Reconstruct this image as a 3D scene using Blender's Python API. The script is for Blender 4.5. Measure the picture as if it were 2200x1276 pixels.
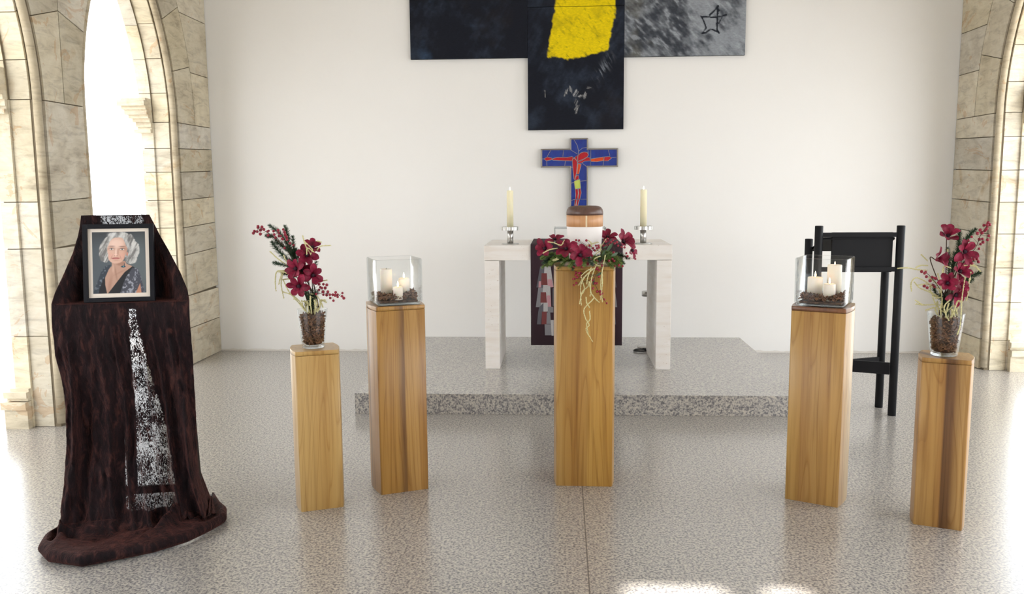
import bpy, bmesh, math, random
import numpy as np
from mathutils import Vector, Matrix, noise as mnoise

for _o in list(bpy.data.objects):
    bpy.data.objects.remove(_o, do_unlink=True)
C = bpy.context.scene.collection
PI = math.pi

# ------------------------------------------------------------------ camera
H, FPX, YAW, PITCH, ROLL = 1.55, 1840.7, -0.0577, 0.1274, -0.0072
fw = Vector((math.sin(YAW) * math.cos(PITCH), math.cos(YAW) * math.cos(PITCH), -math.sin(PITCH)))
rt = Vector((math.cos(YAW), -math.sin(YAW), 0))
up = rt.cross(fw)
rt, up = (math.cos(ROLL) * rt + math.sin(ROLL) * up, -math.sin(ROLL) * rt + math.cos(ROLL) * up)
cam_d = bpy.data.cameras.new('camera')
cam = bpy.data.objects.new('camera', cam_d)
C.objects.link(cam)
cam_d.sensor_fit = 'HORIZONTAL'
cam_d.sensor_width = 36.0
cam_d.lens = 36.0 * FPX / 2200.0
cam_d.clip_start = 0.05
m3 = Matrix((rt, up, -fw)).transposed()
cam.matrix_world = Matrix.Translation((0, 0, H)) @ m3.to_4x4()
bpy.context.scene.camera = cam

def ray(x, y):
    return fw + (x - 1100) / FPX * rt - (y - 638) / FPX * up
def at(x, y, Y):
    """point of the place seen at pixel (x, y) of the photo, at depth Y"""
    d = ray(x, y)
    return Vector((0, 0, H)) + d * (Y / d.y)

# ------------------------------------------------------------------ world, sun, exposure
world = bpy.data.worlds.new('world')
bpy.context.scene.world = world
world.use_nodes = True
bg = world.node_tree.nodes['Background']
bg.inputs[0].default_value = (0.93, 0.965, 1.0, 1)
bg.inputs[1].default_value = 1.0
SUN_EL = math.radians(60)
sd = bpy.data.lights.new('sun', 'SUN')
sd.energy = 3.0
sd.angle = 0.02
sd.color = (1, 0.97, 0.92)
sun = bpy.data.objects.new('sun', sd)
C.objects.link(sun)
sun.rotation_euler = (PI / 2 - SUN_EL, 0, 0)      # shines towards +Y and down
sun.location = (0, -2, 9)
vs = bpy.context.scene.view_settings
vs.view_transform = 'Standard'
vs.look = 'None'
vs.gamma = 1.0
vs.use_curve_mapping = False
vs.exposure = 2.42

XL, XR, YW, YR, ZC = -3.284, 3.521, 8.0, -3.2, 4.9    # side wall faces, back wall, rear wall, ceiling

# ------------------------------------------------------------------ helpers
def tag(o, label=None, cat=None, group=None, kind=None):
    if label: o['label'] = label
    if cat: o['category'] = cat
    if group: o['group'] = group
    if kind: o['kind'] = kind
    return o
def thing(name, label, cat, loc=(0, 0, 0), rz=0.0, group=None):
    o = bpy.data.objects.new(name, None)
    o.empty_display_size = 0.05
    C.objects.link(o)
    o.location = loc
    o.rotation_euler = (0, 0, rz)
    return tag(o, label, cat, group)

class MB:
    """collects geometry for ONE mesh object"""
    def __init__(s):
        s.v, s.f, s.mi, s.sm, s.col = [], [], [], [], []
    def add(s, vs, fs, mi=0, smooth=False, col=None):
        b = len(s.v)
        s.v += [tuple(p) for p in vs]
        for f in fs:
            s.f.append(tuple(i + b for i in f)); s.mi.append(mi); s.sm.append(smooth); s.col.append(col)
    def box(s, c, d, mi=0, mat=None, col=None):
        x, y, z = d[0] / 2, d[1] / 2, d[2] / 2
        vs = [Vector((sx * x, sy * y, sz * z)) for sx in (-1, 1) for sy in (-1, 1) for sz in (-1, 1)]
        if mat is not None: vs = [mat @ p for p in vs]
        vs = [p + Vector(c) for p in vs]
        s.add(vs, [(0, 1, 3, 2), (4, 6, 7, 5), (0, 4, 5, 1), (2, 3, 7, 6), (0, 2, 6, 4), (1, 5, 7, 3)], mi, False, col)
    def prism(s, poly, fn, d0, d1, mi=0, col=None):
        n = len(poly)
        vs = [fn(p[0], p[1], d0) for p in poly] + [fn(p[0], p[1], d1) for p in poly]
        fs = [tuple(range(n)), tuple(range(2 * n - 1, n - 1, -1))]
        fs += [(i, i + n, (i + 1) % n + n, (i + 1) % n) for i in range(n)]
        s.add(vs, fs, mi, False, col)
    def tube(s, pts, r, n=8, mi=0, cap=True, col=None):
        pts = [Vector(p) for p in pts]
        rs = r if isinstance(r, (list, tuple)) else [r] * len(pts)
        vs, fs = [], []
        prev = None
        for i, p in enumerate(pts):
            a = pts[max(i - 1, 0)]; b = pts[min(i + 1, len(pts) - 1)]
            t = (b - a)
            if t.length < 1e-9: t = Vector((0, 0, 1))
            t.normalize()
            if prev is None:
                q = Vector((0, 0, 1)) if abs(t.z) < 0.9 else Vector((1, 0, 0))
                u = t.cross(q).normalized()
            else:
                u = (prev - t * prev.dot(t))
                if u.length < 1e-6: u = t.orthogonal()
                u.normalize()
            prev = u
            w = t.cross(u)
            for k in range(n):
                th = 2 * PI * k / n
                vs.append(p + rs[i] * (math.cos(th) * u + math.sin(th) * w))
        m = len(pts)
        for i in range(m - 1):
            for k in range(n):
                fs.append((i * n + k, i * n + (k + 1) % n, (i + 1) * n + (k + 1) % n, (i + 1) * n + k))
        if cap:
            fs.append(tuple(range(n - 1, -1, -1))); fs.append(tuple(range((m - 1) * n, m * n)))
        s.add(vs, fs, mi, True, col)
    def lathe(s, prof, c=(0, 0, 0), n=40, mi=0, smooth=True):
        vs, fs = [], []
        for r, z in prof:
            for k in range(n):
                th = 2 * PI * k / n
                vs.append((c[0] + r * math.cos(th), c[1] + r * math.sin(th), c[2] + z))
        for i in range(len(prof) - 1):
            for k in range(n):
                fs.append((i * n + k, i * n + (k + 1) % n, (i + 1) * n + (k + 1) % n, (i + 1) * n + k))
        s.add(vs, fs, mi, smooth)
    def sphere(s, c, r, n=10, m=7, mi=0, sc=(1, 1, 1)):
        vs, fs = [], []
        for i in range(m + 1):
            ph = PI * i / m
            for k in range(n):
                th = 2 * PI * k / n
                vs.append((c[0] + sc[0] * r * math.sin(ph) * math.cos(th), c[1] + sc[1] * r * math.sin(ph) * math.sin(th), c[2] + sc[2] * r * math.cos(ph)))
        for i in range(m):
            for k in range(n):
                fs.append((i * n + k, (i + 1) * n + k, (i + 1) * n + (k + 1) % n, i * n + (k + 1) % n))
        s.add(vs, fs, mi, True)
    def grid(s, P, nu, nv, mi=0, smooth=True):
        """P: list of (nv+1)*(nu+1) points, row after row"""
        fs = [(j * (nu + 1) + i, j * (nu + 1) + i + 1, (j + 1) * (nu + 1) + i + 1, (j + 1) * (nu + 1) + i) for j in range(nv) for i in range(nu)]
        s.add(P, fs, mi, smooth)
    def build(s, name, mats, parent=None, bevel=0.0, bseg=2, recalc=True, sharp=None, merge=False):
        me = bpy.data.meshes.new(name)
        me.from_pydata(s.v, [], s.f)
        if not isinstance(mats, (list, tuple)): mats = [mats]
        for m in mats: me.materials.append(m)
        me.polygons.foreach_set('material_index', s.mi)
        me.polygons.foreach_set('use_smooth', s.sm)
        if any(c is not None for c in s.col):
            ca = me.color_attributes.new('tint', 'FLOAT_COLOR', 'CORNER')
            buf = []
            for f, c in zip(s.f, s.col):
                c = c or (1, 1, 1)
                buf += [c[0], c[1], c[2], 1.0] * len(f)
            ca.data.foreach_set('color', buf)
        me.update()
        if recalc or bevel or merge:
            bm = bmesh.new(); bm.from_mesh(me)
            if merge: bmesh.ops.remove_doubles(bm, verts=bm.verts, dist=1e-5)
            if recalc: bmesh.ops.recalc_face_normals(bm, faces=bm.faces)
            if bevel:
                es = [e for e in bm.edges if len(e.link_faces) == 2 and e.calc_face_angle(0) > 0.5]
                bmesh.ops.bevel(bm, geom=es, offset=bevel, segments=bseg, profile=0.6, affect='EDGES', clamp_overlap=True)
            bm.to_mesh(me); bm.free()
        o = bpy.data.objects.new(name, me)
        C.objects.link(o)
        if parent is not None: o.parent = parent
        return o

def lin(r, g, b):
    return tuple(((c / 255) / 12.92 if c / 255 <= 0.04045 else ((c / 255 + 0.055) / 1.055) ** 2.4) for c in (r, g, b))
def rgba(c): return (c[0], c[1], c[2], 1.0)

class NT:
    def __init__(s, name):
        s.m = bpy.data.materials.new(name); s.m.use_nodes = True
        s.t = s.m.node_tree; s.n = s.t.nodes
        s.b = s.n['Principled BSDF']; s.out = s.n['Material Output']
    def node(s, typ, **kw):
        n = s.n.new(typ)
        for k, v in kw.items():
            if k.startswith('i_'):
                key = k[2:]
                if key.isdigit(): n.inputs[int(key)].default_value = v
                else: n.inputs[key.replace('_', ' ')].default_value = v
            else: setattr(n, k, v)
        return n
    def link(s, a, b): s.t.links.new(a, b)
    def coord(s, scale=(1, 1, 1), rot=(0, 0, 0), which='Object'):
        tc = s.node('ShaderNodeTexCoord'); mp = s.node('ShaderNodeMapping')
        mp.inputs['Scale'].default_value = scale; mp.inputs['Rotation'].default_value = rot
        s.link(tc.outputs[which], mp.inputs['Vector']); return mp.outputs[0]
    def noise(s, vec, scale, detail=3, rough=0.5, dist=0.0):
        n = s.node('ShaderNodeTexNoise'); n.inputs['Scale'].default_value = scale
        n.inputs['Detail'].default_value = detail; n.inputs['Roughness'].default_value = rough
        n.inputs['Distortion'].default_value = dist
        s.link(vec, n.inputs['Vector']); return n.outputs['Fac']
    def ramp(s, fac, stops, interp='LINEAR'):
        r = s.node('ShaderNodeValToRGB'); cr = r.color_ramp; cr.interpolation = interp
        while len(cr.elements) < len(stops): cr.elements.new(0.5)
        for e, (p, c) in zip(cr.elements, stops):
            e.position = p; e.color = rgba(c) if len(c) == 3 else c
        s.link(fac, r.inputs[0]); return r.outputs[0]
    def mix(s, fac, a, b, mode='MIX'):
        m = s.node('ShaderNodeMix', data_type='RGBA', blend_type=mode)
        for sock, v in ((m.inputs[0], fac), (m.inputs[6], a), (m.inputs[7], b)):
            if hasattr(v, 'links'): s.link(v, sock)
            elif isinstance(v, (int, float)): sock.default_value = v
            else: sock.default_value = rgba(v)
        return m.outputs[2]
    def math(s, op, a, b=0.0, c=None):
        m = s.node('ShaderNodeMath', operation=op)
        for i, v in enumerate((a, b) if c is None else (a, b, c)):
            if hasattr(v, 'links'): s.link(v, m.inputs[i])
            else: m.inputs[i].default_value = v
        return m.outputs[0]
    def bump(s, h, strength=0.3, dist=0.01):
        b = s.node('ShaderNodeBump'); b.inputs['Strength'].default_value = strength; b.inputs['Distance'].default_value = dist
        s.link(h, b.inputs['Height']); s.link(b.outputs[0], s.b.inputs['Normal'])
    def set(s, **kw):
        for k, v in kw.items():
            key = k.replace('_', ' ')
            if hasattr(v, 'links'): s.link(v, s.b.inputs[key])
            else: s.b.inputs[key].default_value = rgba(v) if (isinstance(v, tuple) and len(v) == 3 and s.b.inputs[key].type == 'RGBA') else v
        return s

def plain(name, col, rough=0.5, metal=0.0, var=0.12, vscale=8.0, bump=0.0, bscale=60, **kw):
    """solid material with slight procedural variation"""
    t = NT(name); v = t.coord()
    n = t.noise(v, vscale, 4)
    c = t.mix(n, tuple(x * (1 - var) for x in col), tuple(min(1, x * (1 + var)) for x in col))
    t.set(Base_Color=c, Roughness=rough, Metallic=metal, **kw)
    if bump: t.bump(t.noise(v, bscale, 4), bump, 0.004)
    return t.m

# ------------------------------------------------------------------ materials
def mat_granite(name, joints=True, k=1.0, joint_x=0.11):
    t = NT(name); v = t.coord(which='Object')
    a = t.noise(v, 95, 2.5, 0.62)
    b = t.noise(v, 42, 3, 0.6)
    g = t.noise(v, 1.1, 3, 0.5)
    f = t.math('ADD', t.math('MULTIPLY', a, 0.75), t.math('MULTIPLY', b, 0.25))
    base = t.ramp(f, [(0.40, tuple(x * k for x in lin(102, 99, 101))), (0.47, tuple(x * k for x in lin(142, 138, 136))), (0.53, tuple(x * k for x in lin(172, 166, 157))), (0.62, tuple(x * k for x in lin(192, 183, 170)))])
    base = t.mix(t.math('MULTIPLY', g, 0.25), base, lin(170, 150, 132), 'MULTIPLY') if False else base
    if joints:
        tc = t.node('ShaderNodeTexCoord'); sp = t.node('ShaderNodeSeparateXYZ'); t.link(tc.outputs['Object'], sp.inputs[0])
        x = t.math('SUBTRACT', sp.outputs[0], joint_x)
        fx = t.math('ABSOLUTE', t.math('SUBTRACT', t.math('FRACT', t.math('ADD', t.math('DIVIDE', x, 0.78), 0.5)), 0.5))
        lx = t.math('LESS_THAN', fx, 0.0021)
        yy = t.math('SUBTRACT', sp.outputs[1], 6.02)
        fy = t.math('ABSOLUTE', t.math('SUBTRACT', t.math('FRACT', t.math('ADD', t.math('DIVIDE', yy, 0.78), 0.5)), 0.5))
        ly = t.math('LESS_THAN', fy, 0.0018)
        cen = t.math('LESS_THAN', t.math('ABSOLUTE', x), 0.0028)
        m = t.math('MAXIMUM', t.math('MULTIPLY', lx, 0.38), t.math('MULTIPLY', ly, 0.22))
        m = t.math('MAXIMUM', m, t.math('MULTIPLY', cen, 0.8))
        base = t.mix(m, base, lin(72, 70, 72))
    t.set(Base_Color=base, Roughness=0.22)
    t.b.inputs['Specular IOR Level'].default_value = 0.7
    t.b.inputs['Coat Weight'].default_value = 0.6; t.b.inputs['Coat Roughness'].default_value = 0.32
    return t.m
M_floor = mat_granite('granite_floor')
M_plat = mat_granite('granite_platform', True, 0.98)

def mat_plaster():
    t = NT('plaster'); v = t.coord()
    c = t.mix(t.noise(v, 1.3, 4), lin(247, 245, 241), lin(250, 248, 245))
    sp = t.math('GREATER_THAN', t.noise(v, 26, 2), 0.78)
    c = t.mix(t.math('MULTIPLY', sp, 0.25), c, lin(250, 249, 247))
    # darker tan line along the foot of the wall
    tc = t.node('ShaderNodeTexCoord'); s = t.node('ShaderNodeSeparateXYZ'); t.link(tc.outputs['Object'], s.inputs[0])
    foot = t.math('MULTIPLY', t.math('LESS_THAN', s.outputs[2], t.math('ADD', 0.0, t.math('MULTIPLY', t.noise(v, 9, 3), 0.035))), 0.35)
    c = t.mix(foot, c, lin(198, 184, 165))
    t.set(Base_Color=c, Roughness=0.85); t.bump(t.noise(v, 14, 5), 0.15, 0.006)
    return t.m
M_wall = mat_plaster()
M_white = plain('white_paint', lin(238, 238, 236), 0.6, var=0.02)
M_ext = plain('white_render', lin(245, 245, 245), 0.8, var=0.02)

def mat_sandstone():
    t = NT('sandstone'); v = t.coord()
    vc = t.node('ShaderNodeVertexColor', layer_name='tint')
    n1 = t.noise(v, 2.3, 5, 0.6, 1.2)
    n2 = t.noise(t.coord((1, 1.2, 4.5), (0.5, 0, 0)), 5, 6, 0.65, 0.6)
    c = t.ramp(n1, [(0.3, lin(166, 154, 134)), (0.46, lin(200, 190, 168)), (0.58, lin(216, 209, 192)), (0.72, lin(188, 160, 120))])
    c2 = t.ramp(n2, [(0.3, lin(150, 137, 118)), (0.5, lin(214, 203, 178)), (0.7, lin(230, 220, 198))])
    c = t.mix(0.5, c, c2)
    stain = t.math('GREATER_THAN', t.noise(v, 3.7, 4, 0.6, 2.0), 0.63)
    c = t.mix(t.math('MULTIPLY', stain, 0.35), c, lin(186, 136, 78))
    c = t.mix(1.0, c, vc.outputs[0], 'MULTIPLY')
    t.set(Base_Color=c, Roughness=0.85)
    t.bump(t.math('ADD', n2, t.math('MULTIPLY', t.noise(v, 60, 4), 0.4)), 0.35, 0.01)
    return t.m
M_stone = mat_sandstone()
M_mortar = plain('mortar', lin(120, 108, 88), 0.9, bump=0.4)
M_roll = None

def mat_wood(name, stops, W, seed=0.0, grain=1.0, rough=0.38, knots=True):
    """upright planks: stops = colours across the front (0..0.5) and on round the right side (0.5..1)"""
    t = NT(name)
    tc = t.node('ShaderNodeTexCoord'); s = t.node('ShaderNodeSeparateXYZ'); t.link(tc.outputs['Object'], s.inputs[0])
    off = t.node('ShaderNodeVectorMath', operation='ADD'); t.link(tc.outputs['Object'], off.inputs[0]); off.inputs[1].default_value = (seed, seed * 2.3, seed * 1.7)
    c = t.math('DIVIDE', t.math('ADD', t.math('ADD', s.outputs[0], s.outputs[1]), W), 2 * W)
    warp = t.node('ShaderNodeMapping'); warp.inputs['Scale'].default_value = (1, 1, 0.12); t.link(off.outputs[0], warp.inputs[0])
    wn = t.noise(warp.outputs[0], 9, 3, 0.5, 0.4)
    c2 = t.math('ADD', c, t.math('MULTIPLY', t.math('SUBTRACT', wn, 0.5), 0.03))
    base = t.ramp(c2, stops, 'LINEAR')
    gm = t.node('ShaderNodeMapping'); gm.inputs['Scale'].default_value = (60, 60, 1.6); t.link(off.outputs[0], gm.inputs[0])
    g = t.noise(gm.outputs[0], 1.0, 5, 0.6, 0.3)
    wv = t.node('ShaderNodeMapping'); wv.inputs['Scale'].default_value = (7, 7, 0.45); t.link(off.outputs[0], wv.inputs[0])
    w = t.noise(wv.outputs[0], 1.0, 2, 0.45, 1.0)
    rings = t.math('FRACT', t.math('MULTIPLY', w, 9.0))
    rl = t.ramp(rings, [(0.0, (0.66, 0.56, 0.42)), (0.12, (1, 1, 1)), (0.8, (1, 1, 1)), (1.0, (0.78, 0.68, 0.52))])
    base = t.mix(0.75 * grain, base, rl, 'MULTIPLY')
    gr = t.ramp(g, [(0.3, (0.66, 0.58, 0.48)), (0.52, (1, 1, 1)), (0.75, (1.08, 1.08, 1.08))])
    base = t.mix(0.8 * grain, base, gr, 'MULTIPLY')
    base = t.mix(1.0, base, (0.74, 0.69, 0.60), 'MULTIPLY') if not name.startswith(('walnut', 'cherry')) else base
    t.set(Base_Color=base, Roughness=rough)
    t.b.inputs['Coat Weight'].default_value = 0.15; t.b.inputs['Coat Roughness'].default_value = 0.25
    t.bump(g, 0.08, 0.002)
    return t.m

def mat_glass():
    """thin clear glass: lets most light straight through, mirrors more at grazing angles"""
    t = NT('clear_glass'); t.n.remove(t.b)
    tr = t.node('ShaderNodeBsdfTransparent'); gl = t.node('ShaderNodeBsdfGlossy'); gl.inputs['Roughness'].default_value = 0.02
    lw = t.node('ShaderNodeLayerWeight'); lw.inputs['Blend'].default_value = 0.5
    f_ = lw.outputs['Facing']
    refl = t.math('ADD', 0.02, t.math('MULTIPLY', t.math('POWER', f_, 4.0), 0.65))
    col = t.ramp(f_, [(0.0, (0.99, 0.995, 0.995)), (0.75, (0.97, 0.98, 0.98)), (0.93, (0.80, 0.84, 0.86)), (1.0, (0.45, 0.50, 0.53))])
    t.link(col, tr.inputs[0])
    mx = t.node('ShaderNodeMixShader')
    v = t.coord(); b = t.node('ShaderNodeBump'); b.inputs['Strength'].default_value = 0.25; b.inputs['Distance'].default_value = 0.004
    t.link(t.noise(v, 18, 1), b.inputs['Height']); t.link(b.outputs[0], gl.inputs['Normal']); 
    t.link(refl, mx.inputs[0]); t.link(tr.outputs[0], mx.inputs[1]); t.link(gl.outputs[0], mx.inputs[2])
    t.link(mx.outputs[0], t.out.inputs[0]); return t.m
M_glass = mat_glass()
def mat_thick_glass():
    t = NT('thick_glass_base'); t.n.remove(t.b)
    g = t.node('ShaderNodeBsdfGlass'); g.inputs['IOR'].default_value = 1.45; g.inputs['Roughness'].default_value = 0.02
    v = t.coord(); t.link(t.ramp(t.noise(v, 30, 2), [(0.3, (0.9, 0.94, 0.96)), (0.7, (0.98, 0.99, 1))]), g.inputs['Color'])
    tr = t.node('ShaderNodeBsdfTransparent'); mx = t.node('ShaderNodeMixShader'); mx.inputs[0].default_value = 0.45
    t.link(tr.outputs[0], mx.inputs[1]); t.link(g.outputs[0], mx.inputs[2]); t.link(mx.outputs[0], t.out.inputs[0])
    return t.m
M_glassbase = mat_thick_glass()

M_wax = plain('ivory_wax', lin(250, 238, 222), 0.5, var=0.03, Subsurface_Weight=0.35, Subsurface_Radius=(0.02, 0.012, 0.006), Subsurface_Scale=0.6)
M_waxy = plain('cream_wax', lin(250, 240, 205), 0.45, var=0.03, Subsurface_Weight=0.25, Subsurface_Radius=(0.02, 0.014, 0.007), Subsurface_Scale=0.5)
M_wick = plain('burnt_wick', (0.01, 0.008, 0.006), 0.9)
def mat_flame():
    t = NT('flame'); v = t.coord(which='Generated')
    s = t.node('ShaderNodeSeparateXYZ'); t.link(v, s.inputs[0])
    c = t.ramp(s.outputs[2], [(0.0, (1.0, 0.35, 0.08)), (0.35, (1.0, 0.72, 0.32)), (1.0, (1.0, 0.86, 0.6))])
    t.set(Base_Color=(1, 0.7, 0.3), Emission_Color=c, Emission_Strength=3.0); return t.m
M_flame = mat_flame()
M_steel = plain('brushed_steel', (0.55, 0.54, 0.52), 0.28, 1.0, var=0.1, vscale=50)
M_black = plain('black_lacquered_wood', lin(16, 17, 20), 0.5, var=0.15, vscale=5, Specular_IOR_Level=0.25)
M_blackrail = plain('black_stained_board', lin(19, 19, 22), 0.55, var=0.3, vscale=3, Specular_IOR_Level=0.2)
M_rubber = plain('black_rubber', (0.02, 0.02, 0.022), 0.6)

def mat_bark():
    t = NT('bark'); v = t.coord()
    vc = t.node('ShaderNodeVertexColor', layer_name='tint')
    c = t.ramp(t.noise(v, 90, 4, 0.6), [(0.3, lin(62, 40, 28)), (0.5, lin(112, 78, 55)), (0.75, lin(158, 118, 84))])
    c = t.mix(1.0, c, vc.outputs[0], 'MULTIPLY')
    t.set(Base_Color=c, Roughness=0.85); t.bump(t.noise(v, 160, 4), 0.6, 0.003); return t.m
M_bark = mat_bark()

def mat_petal():
    t = NT('magnolia_petal'); v = t.coord()
    vc = t.node('ShaderNodeVertexColor', layer_name='tint')
    c = t.ramp(t.noise(v, 45, 5, 0.65, 0.5), [(0.3, lin(90, 2, 30)), (0.5, lin(126, 8, 46)), (0.75, lin(152, 26, 68))])
    c = t.mix(1.0, c, vc.outputs[0], 'MULTIPLY')
    t.set(Base_Color=c, Roughness=0.55); t.b.inputs['Sheen Weight'].default_value = 0.06; t.b.inputs['Specular IOR Level'].default_value = 0.3
    t.b.inputs['Subsurface Weight'].default_value = 0.1; t.b.inputs['Subsurface Scale'].default_value = 0.02
    t.bump(t.noise(v, 120, 3), 0.4, 0.002); return t.m
M_petal = mat_petal()
M_stamen = plain('dark_stamen', lin(48, 18, 34), 0.8, bump=0.8, bscale=400)
M_needle = plain('fir_needle', lin(42, 70, 44), 0.6, var=0.35, vscale=40)
M_needle2 = plain('light_fir_needle', lin(116, 142, 66), 0.6, var=0.3, vscale=40)
M_twig = plain('brown_twig', lin(72, 52, 40), 0.8, var=0.3, bump=0.5)
M_berry = plain('frosted_red_berry', lin(135, 22, 45), 0.4, var=0.35, vscale=60)
M_amar = plain('pale_amaranth', lin(222, 214, 160), 0.8, var=0.15, vscale=60, bump=1.0, bscale=350)
M_leaf = plain('grey_green_leaf', lin(58, 80, 52), 0.6, var=0.2, vscale=60)
M_travertine = None
def mat_travertine():
    t = NT('travertine'); v = t.coord()
    lay = t.noise(t.coord((1.5, 1.5, 9)), 2.2, 5, 0.6, 0.3)
    c = t.ramp(lay, [(0.3, lin(236, 227, 217)), (0.5, lin(242, 236, 229)), (0.7, lin(246, 241, 236))])
    pit = t.noise(t.coord((8, 8, 30)), 5, 2, 0.7)
    pm = t.math('GREATER_THAN', pit, 0.685)
    zone = t.math('GREATER_THAN', t.noise(t.coord((1, 1, 2.5)), 2.2, 1), 0.5)
    pm = t.math('MULTIPLY', pm, zone)
    c = t.mix(t.math('MULTIPLY', pm, 0.6), c, lin(172, 144, 118))
    t.set(Base_Color=c, Roughness=0.4); t.bump(t.math('SUBTRACT', 1.0, pm), 0.3, 0.004); return t.m
M_travertine = mat_travertine()

# ================================================================== SETTING
# floor, one wide slab of tiled granite reaching out under the arcades
mb = MB(); mb.box((0, 1.5, -0.05), (26, 17, 0.1))
o = mb.build('floor', M_floor); tag(o, kind='structure')
# raised granite platform
mb = MB(); mb.box((0.118, (5.7315 + YW) / 2, 0.071), (3.093, YW - 5.7315, 0.142))
o = mb.build('altar_platform', M_plat, bevel=0.002); tag(o, 'low speckled granite platform one step high under the altar', kind='structure')
# back wall
mb = MB(); mb.box(((XL + XR) / 2, YW + 0.15, ZC / 2), (XR - XL + 1.2, 0.3, ZC))
o = mb.build('wall_back', M_wall); tag(o, kind='structure')
mb = MB(); mb.box(((XL + XR) / 2, YR - 0.15, ZC / 2), (XR - XL + 1.2, 0.3, ZC))
o = mb.build('wall_rear', M_wall); tag(o, kind='structure')
# unseen ceiling, two openings added to throw sun patches on the floor
dy = ZC / math.tan(SUN_EL)
ye = 3.205 - dy                                   # inner edge of the added openings
xs = [(-3.7, 0.255), (0.265 + 0.36, 0.79), (0.945, 4.0)]
mb = MB()
for a, b in ((YR - 0.3, ye - 1.1), (ye, YW + 0.3)):
    mb.box(((XL + XR) / 2, (a + b) / 2, ZC + 0.06), (XR - XL + 1.2, b - a, 0.12))
for a, b in xs:
    mb.box(((a + b) / 2, ye - 0.55, ZC + 0.06), (b - a, 1.1, 0.12))
o = mb.build('ceiling', M_white); tag(o, kind='structure')

# ---- arcades of sandstone on both sides
RA, ZS = 1.8, 2.12
OPEN = [(5.90, 7.26), (3.97, 5.33)]
YPE = 3.40                                         # the arcade ends here; unseen open bays added beyond it for more side light
rnd = random.Random(5)
def stone_tint(r, light=1.0):
    k = r.uniform(0.84, 1.06) * light
    w = r.uniform(-0.05, 0.05)
    return (k * (1 + w * 0.5), k, k * (1 - w * 1.6))
def clip_y(poly, ylim, keep_less):
    out = []
    n = len(poly)
    for i in range(n):
        a, b = poly[i], poly[(i + 1) % n]
        ia = a[0] <= ylim if keep_less else a[0] >= ylim
        ib = b[0] <= ylim if keep_less else b[0] >= ylim
        if ia: out.append(a)
        if ia != ib:
            t = (ylim - a[0]) / (b[0] - a[0]); out.append((ylim, a[1] + t * (b[1] - a[1])))
    return out
def area(p):
    return abs(sum(p[i][0] * p[(i + 1) % len(p)][1] - p[(i + 1) % len(p)][0] * p[i][1] for i in range(len(p)))) / 2
def shrink(poly, g):
    cy = sum(p[0] for p in poly) / len(poly); cz = sum(p[1] for p in poly) / len(poly)
    return [(p[0] - math.copysign(min(g, abs(p[0] - cy)), p[0] - cy), p[1] - math.copysign(min(g, abs(p[1] - cz)), p[1] - cz)) for p in poly]
def arc_pts(a, b, r_off, n, side):
    """points of one half of the pointed arch over opening a..b, from springing up to the apex line; side -1 = low-Y half"""
    R = RA + r_off; mid = (a + b) / 2
    cy = a + RA if side < 0 else b - RA
    th1 = math.acos(max(-1, min(1, (abs(mid - cy)) / R)))
    return [((cy - R * math.cos(th1 * i / n)) if side < 0 else (cy + R * math.cos(th1 * i / n)), ZS + R * math.sin(th1 * i / n)) for i in range(n + 1)]

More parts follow.
